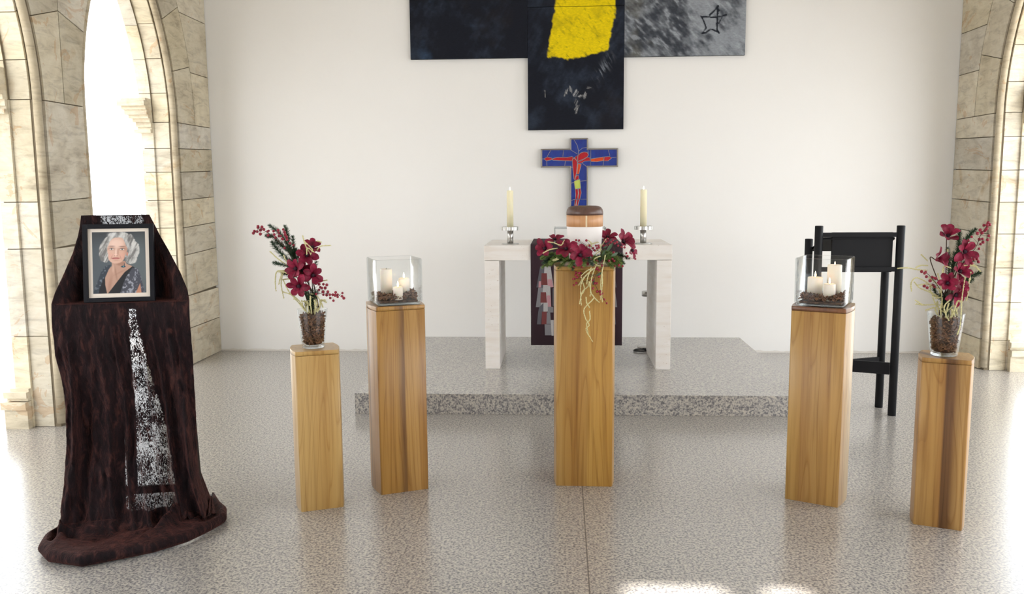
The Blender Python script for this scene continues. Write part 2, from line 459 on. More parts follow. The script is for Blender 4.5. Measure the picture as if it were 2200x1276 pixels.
def arcade(name, X0, out):
    r = random.Random(11 if out < 0 else 23)
    W = lambda y, z, d: (X0 + out * d, y, z)
    mb = MB()
    EDGE = 0.06
    G = 0.0035
    piers = [(OPEN[0][1], YW - 0.002)] + [(OPEN[i + 1][1], OPEN[i][0]) for i in range(len(OPEN) - 1)] + [(YPE, OPEN[-1][0])]
    # piers: coursed blocks up to the springing
    courses_first = [0, 0.255, 0.575, 0.86, 1.14, 1.40, 1.66, 1.93, ZS] if out > 0 else [0, 0.33, 0.62, 0.98, 1.22, 1.46, 1.70, 1.90, ZS]
    for k, (a, b) in enumerate(piers):
        if k == 0: zs = courses_first
        else:
            zs = [0]
            while zs[-1] < ZS - 0.3: zs.append(zs[-1] + r.uniform(0.3, 0.62))
            zs[-1] = ZS
        e0 = EDGE; e1 = 0.0 if k == 0 else EDGE
        if k == len(piers) - 1: e0, e1 = 0, EDGE
        mb.box(W((a + b) / 2, ZS / 2, 0.155), (0.27, b - a - 0.02, ZS), mi=1)
        for i in range(len(zs) - 1):
            c = stone_tint(r)
            sl = 0.02 if i > 1 else 0
            poly = [(a + e0, zs[i] - (0.0 if i else 0)), (b - e1, zs[i] + (sl if i else 0)), (b - e1, zs[i + 1] + (sl if i + 1 < len(zs) - 1 and i > 0 else 0)), (a + e0, zs[i + 1])]
            mb.prism(shrink(poly, G), W, 0.0, 0.07, 0, c)
        for i in range(len(zs) - 1):
            for (d0, d1, pr) in ((0.06, 0.19, 0.0), (0.19, 0.295, -0.02)):
                c = stone_tint(r, 1.06)  # lighter tint puts the daylight on the reveals into the stone colour
                poly = [(a + pr, zs[i]), (b - (0 if k == 0 else pr), zs[i]), (b - (0 if k == 0 else pr), zs[i + 1]), (a + pr, zs[i + 1])]
                mb.prism(shrink(poly, G * 0.8), W, d0 + 0.001, d1, 0, c)
    # arches
    for k, (a, b) in enumerate(OPEN):
        lo = (piers[k + 1][0] + piers[k + 1][1]) / 2 if k < len(OPEN) - 1 else YPE
        hi = (piers[k][0] + piers[k][1]) / 2 if k > 0 else YW - 0.002
        for side in (-1, 1):
            # body behind the face (mortar coloured), strip by strip
            P = arc_pts(a, b, 0.03, 14, side)
            wall_y = lo if side < 0 else hi
            for d0, d1, ro in ((0.012, 0.19, 0.03), (0.19, 0.29, -0.015)):
                P = arc_pts(a, b, ro, 14, side)
                for i in range(14):
                    mb.prism([P[i], P[i + 1], (P[i + 1][0], ZC), (P[i][0], ZC)], W, d0, d1, 1)
                mb.prism([(wall_y, ZS), (P[0][0], ZS), (P[0][0], ZC), (wall_y, ZC)], W, d0, d1, 1)
            # voussoirs on the face and round the reveal
            cuts = [0, 0.27, 0.50, 0.70, 1.0] if (k == 0 and side > 0) else [0, 0.30, 0.58, 0.8, 1.0]
            N = 40
            In = arc_pts(a, b, EDGE, N, side); Out = []
            R2 = RA + EDGE + 0.34
            cy = a + RA if side < 0 else b - RA
            for (y, z) in In:
                th = math.atan2(z - ZS, abs(y - cy)); 
                Out.append(((cy - R2 * math.cos(th)) if side < 0 else (cy + R2 * math.cos(th)), ZS + R2 * math.sin(th)))
            for i in range(len(cuts) - 1):
                i0, i1 = int(cuts[i] * N), int(cuts[i + 1] * N)
                poly = In[i0:i1 + 1] + Out[i0:i1 + 1][::-1]
                poly = clip_y(poly, wall_y, side > 0)
                mid = (a + b) / 2
                poly = clip_y(poly, mid, side < 0)
                if len(poly) > 2 and area(poly) > 1e-4:
                    mb.prism(shrink(poly, G), W, 0.0, 0.07, 0, stone_tint(r, 0.98))
            # courses of stone filling up to the boundary
            z = ZS
            while z < ZC - 0.05:
                z2 = min(ZC, z + r.uniform(0.34, 0.5))
                def yo(zz):
                    q = R2 * R2 - (zz - ZS) ** 2
                    o_ = math.sqrt(q) if q > 0 else 0
                    y = cy - o_ if side < 0 else cy + o_
                    mid = (a + b) / 2
                    return min(y, mid) if side < 0 else max(y, mid)
                nn = 5
                edge = [(yo(z + (z2 - z) * j / nn), z + (z2 - z) * j / nn) for j in range(nn + 1)]
                poly = edge + [(wall_y, z2), (wall_y, z)]
                poly = clip_y(poly, wall_y, side > 0)
                if len(poly) > 2 and area(poly) > 0.004:
                    mb.prism(shrink(poly, G), W, 0.0, 0.07, 0, stone_tint(r))
                z = z2
            cuts2 = [0, 0.16, 0.34, 0.52, 0.7, 0.86, 1.0]
            for d0, d1, ro, wd in ((0.06, 0.19, 0.0, 0.10), (0.19, 0.295, -0.02, 0.26)):
                A = arc_pts(a, b, ro, N, side); B = arc_pts(a, b, ro + wd, N, side)
                for i in range(len(cuts2) - 1):
                    i0, i1 = int(cuts2[i] * N), int(cuts2[i + 1] * N)
                    poly = A[i0:i1 + 1] + B[i0:i1 + 1][::-1]
                    poly = clip_y(poly, (a + b) / 2, side < 0)
                    if len(poly) > 2: mb.prism(shrink(poly, G * 0.8), W, d0 + 0.001, d1, 0, stone_tint(r, 1.06))  # lit arch reveal put into the tint as on the piers
            # roll moulding with a dark quirk beside it
            yj = a if side < 0 else b
            s_ = -1 if side < 0 else 1
            path = [W(yj + s_ * 0.03, z_, 0.03) for z_ in (0.02, 0.5, 1.0, 1.5, ZS - 0.05)]
            path += [W(p[0], p[1], 0.03) for p in arc_pts(a, b, 0.03, 22, side)]
            mb.tube(path, 0.027, 10, 0, True, (0.80, 0.76, 0.70))  # darker tint puts the shaded side of the roll into its colour
            # capital and base of the outer order
            for zz, hh, ex in ((2.03, 0.03, 0.035), (2.22, 0.03, 0.10), (2.25, 0.045, 0.125), (2.295, 0.02, 0.10)):
                mb.box(W(yj - s_ * (ex / 2 - 0.05), zz + hh / 2, 0.25 + ex / 2), (0.11 + ex, 0.14 + ex, hh), 0, None, (0.98, 0.96, 0.93))
            prof = [(2.06, 0.012), (2.10, 0.022), (2.14, 0.040), (2.17, 0.062), (2.20, 0.085)]
            for zz, ex in prof:
                mb.box(W(yj - s_ * (ex / 2 - 0.05), zz, 0.25 + ex / 2), (0.11 + ex, 0.14 + ex, 0.042), 0, None, (0.98, 0.96, 0.93))
            for zz, hh, ex in ((0.0, 0.13, 0.045), (0.13, 0.05, 0.06), (0.185, 0.02, 0.03), (0.205, 0.04, 0.045), (0.245, 0.02, 0.015)):
                mb.box(W(yj - s_ * (ex / 2 - 0.05), zz + hh / 2, 0.25 + ex / 2), (0.11 + ex, 0.14 + ex, hh), 0, None, (0.98, 0.97, 0.95))
    mb.box(W((YR - 1.2) / 2, ZC / 2, 0.15), (0.3, -1.2 - YR, ZC), mi=2)
    mb.box(W((-1.2 + YPE) / 2, 3.75, 0.15), (0.3, YPE + 1.2, 2.3), mi=2)  # unseen wall above the bay added for side light
    o = mb.build(name, [M_stone, M_mortar, M_wall], recalc=True)
    tag(o, kind='structure')
    return o
arcade('wall_left', XL, -1)
arcade('wall_right', XR, 1)

# white outer wall and door of the courtyard seen through the left arches
mb = MB(); mb.box((-6.6, 5.0, 1.9), (0.2, 9.0, 3.8)); o = mb.build('wall_courtyard', M_ext); tag(o, kind='structure')
dr = bpy.data.objects.new('door_1', None); C.objects.link(dr); dr.location = (-6.5, 9.2, 0); tag(dr, kind='structure')
dr.location = (-6.5, 8.6, 0)
mb = MB(); mb.box((0.02, 0, 1.12), (0.04, 0.92, 2.24)); mb.box((0.035, 0, 1.12), (0.03, 0.7, 2.0)); o = mb.build('door_leaf', M_white, dr, bevel=0.004)
mb = MB()
for yy in (-0.52, 0.52): mb.box((0.03, yy, 1.17), (0.06, 0.1, 2.34))
mb.box((0.03, 0, 2.31), (0.06, 1.14, 0.12)); mb.build('door_frame', M_white, dr, bevel=0.004)

# ================================================================== PAINTING
def vcol_grid(name, w, h, nx, nz, fn, parent, mat, thick=0.03, loc=(0, 0, 0)):
    """upright canvas in the XZ plane facing -Y, colours from fn(U, V) arrays (V down)"""
    U, V = np.meshgrid(np.linspace(0, 1, nx + 1), np.linspace(0, 1, nz + 1))
    col = fn(U, V)
    P = [(U[j, i] * w, 0.0, (1 - V[j, i]) * h) for j in range(nz + 1) for i in range(nx + 1)]
    mb = MB(); mb.grid(P, nx, nz)
    nv = len(P)
    mb.add([(0, 0, 0), (w, 0, 0), (w, 0, h), (0, 0, h), (0, thick, 0), (w, thick, 0), (w, thick, h), (0, thick, h)],
           [(0, 1, 5, 4), (1, 2, 6, 5), (2, 3, 7, 6), (3, 0, 4, 7), (4, 5, 6, 7)])
    me_o = mb.build(name, mat, parent, recalc=False)
    me = me_o.data
    ca = me.color_attributes.new('Col', 'FLOAT_COLOR', 'POINT')
    arr = np.ones((len(me.vertices), 4), np.float32)
    arr[:nv, :3] = np.clip(col, 0, 1).reshape(-1, 3)
    arr[nv:, :3] = np.array(lin(24, 26, 34))
    ca.data.foreach_set('color', arr.ravel())
    me_o.location = loc
    return me_o
def vnoise(X, Y, seed=0):
    rs = np.random.RandomState(seed); T = rs.rand(256, 256)
    xi = np.floor(X).astype(int); yi = np.floor(Y).astype(int)
    fx = X - xi; fy = Y - yi; fx = fx * fx * (3 - 2 * fx); fy = fy * fy * (3 - 2 * fy)
    g = lambda a, b: T[a % 256, b % 256]
    return (g(xi, yi) * (1 - fx) + g(xi + 1, yi) * fx) * (1 - fy) + (g(xi, yi + 1) * (1 - fx) + g(xi + 1, yi + 1) * fx) * fy
def fbm(X, Y, seed=0, oc=4, gain=0.55):
    s = 0; a = 1; t = 0
    for i in range(oc):
        s = s + a * vnoise(X * 2 ** i, Y * 2 ** i, seed + i); t += a; a *= gain
    return s / t
def mixc(a, b, m):
    return a * (1 - m[..., None]) + b * m[..., None]
def L(r, g, b): return np.array(lin(r, g, b))
def smooth(x, a, b):
    t = np.clip((x - a) / (b - a), 0, 1); return t * t * (3 - 2 * t)
def dark_base(U, V, w, h, seed):
    X, Y = U * w, V * h
    n = fbm(X * 5, Y * 5, seed, 5, 0.6); s = fbm((X + Y * 0.6) * 40, (Y - X * 0.6) * 9, seed + 9, 3)
    c = mixc(np.ones(U.shape + (3,)) * L(24, 27, 37), L(52, 62, 78), smooth(n * 0.8 + s * 0.2, 0.46, 0.78) * 0.7)
    return mixc(c, L(34, 32, 36), smooth(fbm(X * 3, Y * 3, seed + 20), 0.55, 0.75) * 0.6)
def yellow(U, V, X, Z, c, seed):
    """yellow field; X, Z in metres of the whole picture"""
    zt = Z
    e = (fbm(X * 18, Z * 18, 77, 4) - 0.5) * 0.05
    left = np.interp(zt, [2.70, 2.74, 2.96, 3.21, 3.6], [-0.125, -0.130, -0.089, -0.038, 0.02])
    right = np.interp(zt, [2.70, 2.80, 3.03, 3.15, 3.6], [0.40, 0.431, 0.472, 0.482, 0.50])
    bot = np.interp(X, [-0.14, 0.10, 0.25, 0.42], [2.703, 2.697, 2.722, 2.768])
    m = smooth(X - left + e, -0.008, 0.008) * smooth(right - X + e, -0.008, 0.008) * smooth(zt - bot + e * 1.2, -0.008, 0.01)
    n = fbm(X * 9, Z * 9, 31, 4); s = fbm((X + Z) * 60, (Z - X) * 12, 35, 3)
    yc = mixc(np.ones(U.shape + (3,)) * L(240, 212, 8), L(205, 182, 14), smooth(n, 0.5, 0.8))
    yc = mixc(yc, L(96, 92, 24), smooth(s * 0.6 + n * 0.4, 0.60, 0.74) * smooth(0.22 - (zt - bot), 0, 0.16) * 0.9)
    yc = mixc(yc, L(120, 112, 20), smooth(s, 0.66, 0.8) * 0.4)
    return mixc(c, yc, m)
def stroke(c, X, Z, pts, wd, col, seed=3):
    d = np.full(X.shape, 9.0)
    for (x0, z0), (x1, z1) in zip(pts[:-1], pts[1:]):
        dx, dz = x1 - x0, z1 - z0; t = np.clip(((X - x0) * dx + (Z - z0) * dz) / (dx * dx + dz * dz + 1e-12), 0, 1)
        d = np.minimum(d, np.hypot(X - x0 - t * dx, Z - z0 - t * dz))
    w = wd * 1.25 * (0.5 + 0.9 * vnoise(X * 60, Z * 60, seed))
    return mixc(c, col, smooth(w - d, -0.003, 0.003))
def mat_canvas():
    t = NT('painted_canvas'); vc = t.node('ShaderNodeVertexColor', layer_name='Col'); v = t.coord()
    n = t.noise(t.coord((1, 1, 2.2), (0, 0.6, 0)), 34, 5, 0.65)
    c = t.mix(0.55, vc.outputs[0], t.ramp(n, [(0.3, (0.62, 0.62, 0.62)), (0.55, (1, 1, 1)), (0.75, (1.35, 1.35, 1.35))]), 'MULTIPLY')
    t.set(Base_Color=c, Roughness=0.6, Specular_IOR_Level=0.15); t.bump(n, 0.2, 0.002); return t.m
M_canvas = mat_canvas()
paint = thing('cross_painting', 'large cross-shaped abstract painting in black, grey and yellow on the white wall', 'painting', (0.13, YW, 2.07))
def panel(x0, x1, z0, z1, fn, res=0.0065):
    w, h = x1 - x0, z1 - z0
    o = vcol_grid('canvas_panel', w, h, int(w / res), int(h / res), lambda U, V: fn(U, V, x0 + U * w, z1 - V * h, w, h), paint, M_canvas, 0.035)
    o.location = (x0 - 0.13, -0.04, z0 - 2.07)
    return o
def f_left(U, V, X, Z, w, h):
    c = dark_base(U, V, w, h, 3)
    return mixc(c, L(60, 82, 110), smooth(fbm(X * 4 + 3, Z * 4, 51), 0.62, 0.8) * 0.5)
def f_low(U, V, X, Z, w, h):
    c = dark_base(U, V, w, h, 14)
    c = yellow(U, V, X, Z, c, 1)
    s = fbm((X * 0.8 + Z * 0.5) * 70, (Z * 0.5 - X * 0.8) * 14, 61, 3)
    zone = np.exp(-(((X - 0.38 - (Z - 2.60) * 0.5) / 0.045) ** 2 + ((Z - 2.60) / 0.1) ** 2))
    c = mixc(c, L(120, 126, 136), smooth(s, 0.5, 0.75) * zone)
    rs_ = random.Random(4)
    k = [((0.055, 2.43), (0.04, 2.38)), ((0.085, 2.445), (0.09, 2.40)), ((0.15, 2.42), (0.12, 2.37)), ((0.19, 2.375), (0.17, 2.36)), ((0.23, 2.39), (0.215, 2.345)), ((0.145, 2.33), (0.13, 2.29)), ((0.16, 2.275), (0.135, 2.24)), ((0.155, 2.255), (0.145, 2.22)), ((0.235, 2.44), (0.255, 2.438))]
    for a, b in k:
        for q in range(3):
            j = (rs_.uniform(-0.012, 0.012), rs_.uniform(-0.012, 0.012)); c = stroke(c, X, Z, [(a[0] + j[0], a[1] + j[1]), (b[0] + j[0] * 1.2, b[1] + j[1])], rs_.uniform(0.0012, 0.0034), L(*([rs_.randint(110, 185)] * 3)), q)
    c = stroke(c, X, Z, [(-0.148, 2.42), (-0.145, 2.36)], 0.002, L(140, 140, 138))
    return c
def f_up(U, V, X, Z, w, h):
    return yellow(U, V, X, Z, dark_base(U, V, w, h, 24), 2)
def f_right(U, V, X, Z, w, h):
    n = fbm(X * 4.2, Z * 4.2, 41, 5, 0.6); s = fbm((X * 0.7 + Z * 0.7) * 34, (Z - X) * 9, 45, 3)
    c = mixc(np.ones(U.shape + (3,)) * L(62, 66, 74), L(150, 155, 162), smooth(n * 0.7 + s * 0.3, 0.36, 0.66))
    c = mixc(c, L(96, 92, 78), smooth(fbm(X * 3 + 9, Z * 3, 48), 0.55, 0.75) * 0.6)
    c = mixc(c, L(172, 178, 186), smooth(s, 0.62, 0.8) * 0.5)
    st = [(1.245, 3.045), (1.285, 3.04), (1.36, 3.035), (1.43, 3.045), (1.465, 3.055)]
    dk = L(30, 33, 42)
    tip = (1.39, 3.13)
    c = stroke(c, X, Z, st, 0.006, dk)
    c = stroke(c, X, Z, [(1.32, 3.055), (1.365, 3.10), tip, (1.385, 3.03), (1.385, 2.93), (1.405, 2.90)], 0.0065, dk)
    c = stroke(c, X, Z, [(1.40, 2.91), (1.33, 2.935), (1.285, 2.905), (1.255, 2.90)], 0.006, dk)
    c = stroke(c, X, Z, [(1.255, 2.90), (1.29, 2.945), (1.27, 3.0), (1.245, 3.045)], 0.0045, dk)
    c = stroke(c, X, Z, [(1.43, 3.04), (1.40, 2.985)], 0.0045, dk)
    c = stroke(c, X, Z, [(1.383, 3.11), (1.395, 3.09)], 0.011, dk)
    return c
panel(-1.37, -0.303, 2.712, 3.75, f_left)
panel(0.567, 1.637, 2.705, 3.75, f_right)
panel(-0.301, 0.565, 2.067, 3.150, f_low)
panel(-0.301, 0.565, 3.154, 4.25, f_up)

# ================================================================== STAINED GLASS CROSS
SX = lambda p: at(1150 + p[0] / 7.09, 280 + p[1] / 7.09, 7.96)
sgc = thing('stained_glass_cross', 'blue stained glass cross with a red figure, silver edged, above the altar', 'cross', (0.165, 7.97, 1.25))
O = Vector((0.165, 7.97, 1.25))
x0, x1, xa, xb, zt, z1, z2, zb = -0.186, 0.520, 0.080, 0.247, 1.990, 1.896, 1.727, 1.26
def glassmat(name, c1, c2):
    t = NT(name); v = t.coord()
    c = t.mix(t.noise(t.coord((1, 1, 0.35), (0, 0.7, 0)), 22, 3, 0.5, 1.5), c1, c2)
    t.set(Base_Color=c, Roughness=0.12); t.b.inputs['Specular IOR Level'].default_value = 0.4
    t.bump(t.noise(v, 40, 2), 0.2, 0.002); return t.m
G_blue = glassmat('blue_glass', lin(24, 26, 120), lin(36, 74, 168))
G_red = glassmat('red_glass', lin(150, 6, 22), lin(206, 20, 40))
G_orange = glassmat('orange_glass', lin(200, 30, 18), lin(235, 100, 22))
G_green = glassmat('yellow_green_glass', lin(168, 190, 40), lin(226, 232, 128))
M_lead = plain('silver_lead', lin(172, 166, 162), 0.4, 0.5)
M_framegrey = plain('grey_metal_edge', lin(164, 156, 146), 0.4, 0.3)
def cross_outline(d):
    return [(xa + d, zb + d), (xb - d, zb + d), (xb - d, z2 + d), (x1 - d, z2 + d), (x1 - d, z1 - d), (xb - d, z1 - d), (xb - d, zt - d), (xa + d, zt - d), (xa + d, z1 - d), (x0 + d, z1 - d), (x0 + d, z2 + d), (xa + d, z2 + d)]
mb = MB(); a, b, c_ = cross_outline(0), cross_outline(0.005), cross_outline(0.013); n = 12
def ringface(A, ya, B, yb):
    vs_ = [(p[0] - O.x, ya, p[1] - O.z) for p in A] + [(p[0] - O.x, yb, p[1] - O.z) for p in B]
    mb.add(vs_, [(i, (i + 1) % n, (i + 1) % n + n, i + n) for i in range(n)])
ringface(a, 0.0, a, -0.018); ringface(a, -0.018, b, -0.024); ringface(b, -0.024, c_, -0.016); ringface(c_, -0.016, c_, 0.0)
mb.build('frame', M_framegrey, sgc, recalc=True)
mb = MB(); q = cross_outline(0.0125)
mb.prism(q, lambda x, z, d: (x - O.x, d, z - O.z), -0.012, 0.0); mb.build('glass_pane', G_blue, sgc, recalc=True)
red = [[(128, 435), (185, 405), (258, 425), (258, 448), (170, 465)], [(265, 430), (330, 412), (480, 412), (560, 400), (580, 410), (560, 465), (420, 462), (265, 455)],
 [(565, 440), (600, 420), (635, 470), (640, 500), (630, 640), (600, 760), (588, 740), (570, 560)], [(590, 420), (645, 380), (640, 470)],
 [(650, 385), (690, 345), (740, 330), (790, 335), (810, 375), (790, 405), (740, 435), (650, 470)], [(650, 475), (700, 465), (790, 410), (830, 415), (835, 465), (750, 470), (700, 500), (650, 500)],
 [(1050, 405), (1130, 400), (1165, 420), (1110, 465), (1045, 465)], [(625, 690), (660, 685), (665, 740), (610, 765), (612, 720)],
 [(608, 895), (650, 890), (655, 960), (640, 1045), (610, 1040), (615, 980)], [(660, 890), (690, 885), (700, 950), (680, 1045), (652, 1045), (662, 970)],
 [(605, 1052), (632, 1052), (610, 1170), (575, 1300), (555, 1300), (592, 1170)], [(640, 1055), (672, 1052), (640, 1170), (618, 1300), (590, 1300), (618, 1170)]]
orange = [[(845, 435), (1040, 405), (1040, 460), (940, 478), (845, 475)], [(650, 510), (700, 515), (680, 600), (665, 665), (632, 670), (640, 590)]]
green = [[(590, 775), (680, 745), (692, 880), (605, 892)]]
lead = MB()
def g2(p, y=-0.0135):
    w = SX(p); return (w.x - O.x, y, w.z - O.z)
for lst, m, nm in ((red, G_red, 'red_pane'), (orange, G_orange, 'orange_pane'), (green, G_green, 'yellow_green_pane')):
    for poly in lst:
        mb = MB()
        P = [g2(p) for p in poly]; Q = [(p[0], -0.011, p[2]) for p in P]; k = len(P)
        mb.add(P + Q, [tuple(range(k))] + [(i, (i + 1) % k, (i + 1) % k + k, i + k) for i in range(k)])
        lead.tube([(p[0], -0.0135, p[2]) for p in P + [P[0]]], 0.0026, 6)
        mb.build(nm, m, sgc, recalc=True)
for l in [[(590, 140), (640, 230), (660, 320), (650, 380)], [(660, 320), (720, 270), (785, 260)], [(535, 295), (640, 360)], [(235, 305), (180, 400)], [(430, 305), (420, 400)], [(175, 470), (178, 550)], [(460, 465), (447, 550)], [(105, 435), (128, 435)], [(845, 300), (845, 540)], [(1112, 300), (1138, 395)], [(1165, 412), (1235, 408)], [(1040, 465), (1030, 545)], [(715, 500), (790, 560)], [(800, 290), (808, 375)], [(540, 805), (590, 795)], [(685, 775), (785, 765)], [(540, 1070), (605, 1050)], [(680, 1048), (785, 1048)], [(540, 560), (565, 565)]]:
    lead.tube([g2(p) for p in l], 0.0024, 6)
lead.build('lead_line', M_lead, sgc)

# ================================================================== ALTAR
ZP = 0.142; ZA = 1.107
AX0, AX1, AY0, AY1 = -0.5915, 0.8428, 6.5522, 7.2956
alt = thing('altar_table', 'pale travertine stone altar table on the granite platform', 'altar', ((AX0 + AX1) / 2, (AY0 + AY1) / 2, ZP))
ac = ((AX0 + AX1) / 2, (AY0 + AY1) / 2)
mb = MB(); mb.box((0, 0, ZA - ZP - 0.057), (AX1 - AX0, AY1 - AY0, 0.114)); mb.build('altar_top', M_travertine, alt, bevel=0.003)
for s in (-1, 1):
    mb = MB(); mb.box((s * ((AX1 - AX0) / 2 - 0.058), 0, (ZA - ZP - 0.116) / 2), (0.112, AY1 - AY0 - 0.006, ZA - ZP - 0.116)); mb.build('leg', M_travertine, alt, bevel=0.003)

# altar cloth: over the top and down the front, with a woven pattern of trapezoids
def fabric(name, col, rough=0.9, sc=250, bump=0.25, sheen=0.0):
    t = NT(name); v = t.coord()
    c = t.mix(t.noise(t.coord((1, 1, 1)), sc, 3), tuple(x * 0.7 for x in col), tuple(min(1, x * 1.3) for x in col))
    t.set(Base_Color=c, Roughness=rough); t.b.inputs['Sheen Weight'].default_value = sheen
    t.bump(t.noise(v, sc * 2, 2), bump, 0.001); return t.m
F_plum = fabric('plum_cloth', lin(46, 24, 34)); F_dg = fabric('dark_grey_weave', lin(86, 84, 90)); F_g = fabric('grey_weave', lin(120, 118, 122))
F_lg = fabric('light_grey_weave', lin(168, 164, 163)); F_red = fabric('rust_weave', lin(108, 52, 52)); F_pink = fabric('pink_weave', lin(176, 130, 136))
CX0, CX1 = -0.233, 0.468
acl = MB()
yf = AY0 - 0.012; yb_ = AY1 + 0.008
prof = [(yf, 0.335), (yf, 0.6), (yf, 0.9), (yf, 1.09), (yf + 0.003, 1.112), (yf + 0.012, 1.116), (6.9, 1.113), (yb_, 1.114), (yb_ + 0.006, 1.09), (yb_ + 0.006, 0.75)]
def sheet(mb, prof, x0, x1, th, nx=16, mi=0):
    P = []
    for (y, z) in prof:
        for i in range(nx + 1):
            x = x0 + (x1 - x0) * i / nx
            P.append((x, y, z))
    mb.grid(P, nx, len(prof) - 1, mi)
sheet(acl, prof, CX0, CX1, 0.004)
pats = [(F_dg, [(345, 717), (368, 717), (360, 830), (325, 828)]), (F_lg, [(368, 717), (400, 717), (415, 825), (360, 830)]), (F_red, [(352, 753), (380, 753), (384, 815), (350, 815)]), (F_pink, [(384, 785), (406, 785), (414, 826), (384, 828)]), (F_pink, [(338, 795), (350, 795), (350, 828), (336, 828)]),
 (F_g, [(335, 830), (362, 830), (350, 932), (322, 932)]), (F_lg, [(362, 815), (398, 820), (403, 932), (348, 932)]), (F_red, [(348, 853), (376, 853), (380, 908), (346, 908)]), (F_pink, [(380, 870), (399, 870), (403, 930), (380, 930)]),
 (F_dg, [(340, 932), (362, 908), (362, 960), (334, 960)]), (F_lg, [(362, 908), (385, 908), (385, 955), (362, 955)]), (F_g, [(385, 930), (414, 930), (414, 960), (385, 960)]), (F_dg, [(334, 960), (354, 960), (350, 1022), (328, 1022)]), (F_red, [(354, 955), (380, 955), (378, 1022), (352, 1022)]), (F_g, [(380, 960), (398, 960), (402, 1020), (378, 1020)]),
 (F_g, [(368, 1022), (402, 1022), (405, 1080), (370, 1080)]), (F_lg, [(400, 1000), (416, 1000), (416, 1082), (405, 1082)]), (F_dg, [(410, 832), (418, 832), (418, 925), (410, 925)])]
mats = [F_plum, F_dg, F_g, F_lg, F_red, F_pink]
xc = (CX0 + CX1) / 2
layer = 0
for mirror in (0, 1, 2):
    for m, poly in pats:
        layer += 1
        P = [at(1020 + p[0] / 2.454, 280 + p[1] / 2.454, yf) for p in poly]
        P = [((2 * xc - p.x) if mirror == 1 else p.x + (0.243 if mirror == 2 else 0.0), yf - 0.0006 - 0.00005 * layer, p.z) for p in P]
        acl.add(P, [tuple(range(len(P)))], mats.index(m))
o = acl.build('altar_cloth', mats, recalc=False)
md = o.modifiers.new('thick', 'SOLIDIFY'); md.thickness = 0.0025; md.offset = -1
tag(o, 'dark plum altar cloth with grey and rust woven trapezoids hanging down the altar front', 'cloth')

# candlesticks with tall candles
def flame_obj(parent, z, s=1.0, x=0, y=0):
    mb = MB(); pr = [(0.0, 0), (0.0022, 0.002), (0.0042, 0.007), (0.0045, 0.012), (0.0034, 0.019), (0.0016, 0.026), (0.0, 0.031)]
    mb.lathe([(r * s, h * s) for r, h in pr], (x, y, z), 12); return mb.build('flame', M_flame, parent)
def candle(name, label, cat, loc, r, h, lit=True, mat=None, group=None, fs=1.0, n=32):
    t = thing(name, label, cat, loc, 0, group)
    mb = MB(); mb.lathe([(0, 0), (r, 0), (r, h - 0.004), (r - 0.002, h), (r - 0.007, h - 0.001), (r * 0.6, h - 0.006), (r * 0.2, h - 0.008), (0, h - 0.008)], n=n)
    mb.build('wax', mat or M_wax, t)
    mb = MB(); mb.tube([(0, 0, h - 0.01), (0.0005, 0, h - 0.002), (0.0015, 0, h + 0.004)], 0.0011, 6); mb.build('wick', M_wick, t)
    if lit: flame_obj(t, h - 0.001, fs)
    return t
for (x, side) in ((-0.397, 'left'), (0.636, 'right')):
    y = 6.70
    st = thing('candlestick', 'steel candlestick with notched ring standing near the %s end of the altar' % side, 'candlestick', (x, y, ZA), 0, 'candlesticks on the altar')
    mb = MB(); mb.lathe([(0, 0), (0.068, 0), (0.068, 0.006), (0.066, 0.008), (0, 0.008)], n=48); mb.build('base', M_steel, st)
    mb = MB(); mb.lathe([(0, 0.008), (0.0235, 0.008), (0.0235, 0.112), (0, 0.112)], n=32); mb.build('stem', M_steel, st)
    mb = MB(); N = 96; vs_ = []
    prf = [(0.0, 0.110), (1.0, 0.110), (1.0, 0.137), (0.93, 0.137), (0.93, 0.118), (0.0, 0.118)]
    for r, z in prf:
        for k in range(N):
            th = 2 * PI * k / N; rr = 0.068 * r * (1.0 if (k // 2) % 3 else 0.955) if r > 0.5 else 0.0
            vs_.append((rr * math.cos(th), rr * math.sin(th), z))
    mb.add(vs_, [(i * N + k, i * N + (k + 1) % N, (i + 1) * N + (k + 1) % N, (i + 1) * N + k) for i in range(len(prf) - 1) for k in range(N)])
    mb.build('drip_ring', M_steel, st)
    candle('altar_candle', 'tall lit cream candle on the steel candlestick at the %s end of the altar' % side, 'candle', (x, y, ZA + 0.118), 0.0255, 0.300, True, M_waxy, 'tall candles on the altar', 0.9)

# clear book stand on the altar behind the urn
bs = thing('acrylic_book_stand', 'clear acrylic stand on the altar cloth behind the urn', 'stand', (0.149, 6.83, 1.1180))
M_acr = plain('smoked_acrylic', lin(150, 156, 150), 0.12, var=0.02)
for s in (-1, 1):
    mb = MB(); mb.box((s * 0.198, 0, 0.058), (0.006, 0.26, 0.116)); mb.build('side_panel', M_acr, bs, bevel=0.001)
mb = MB(); mb.box((0, 0.12, 0.05), (0.38, 0.005, 0.1)); mb.box((0, 0.0, 0.111), (0.388, 0.26, 0.006)); mb.build('top_panel', M_glass, bs)

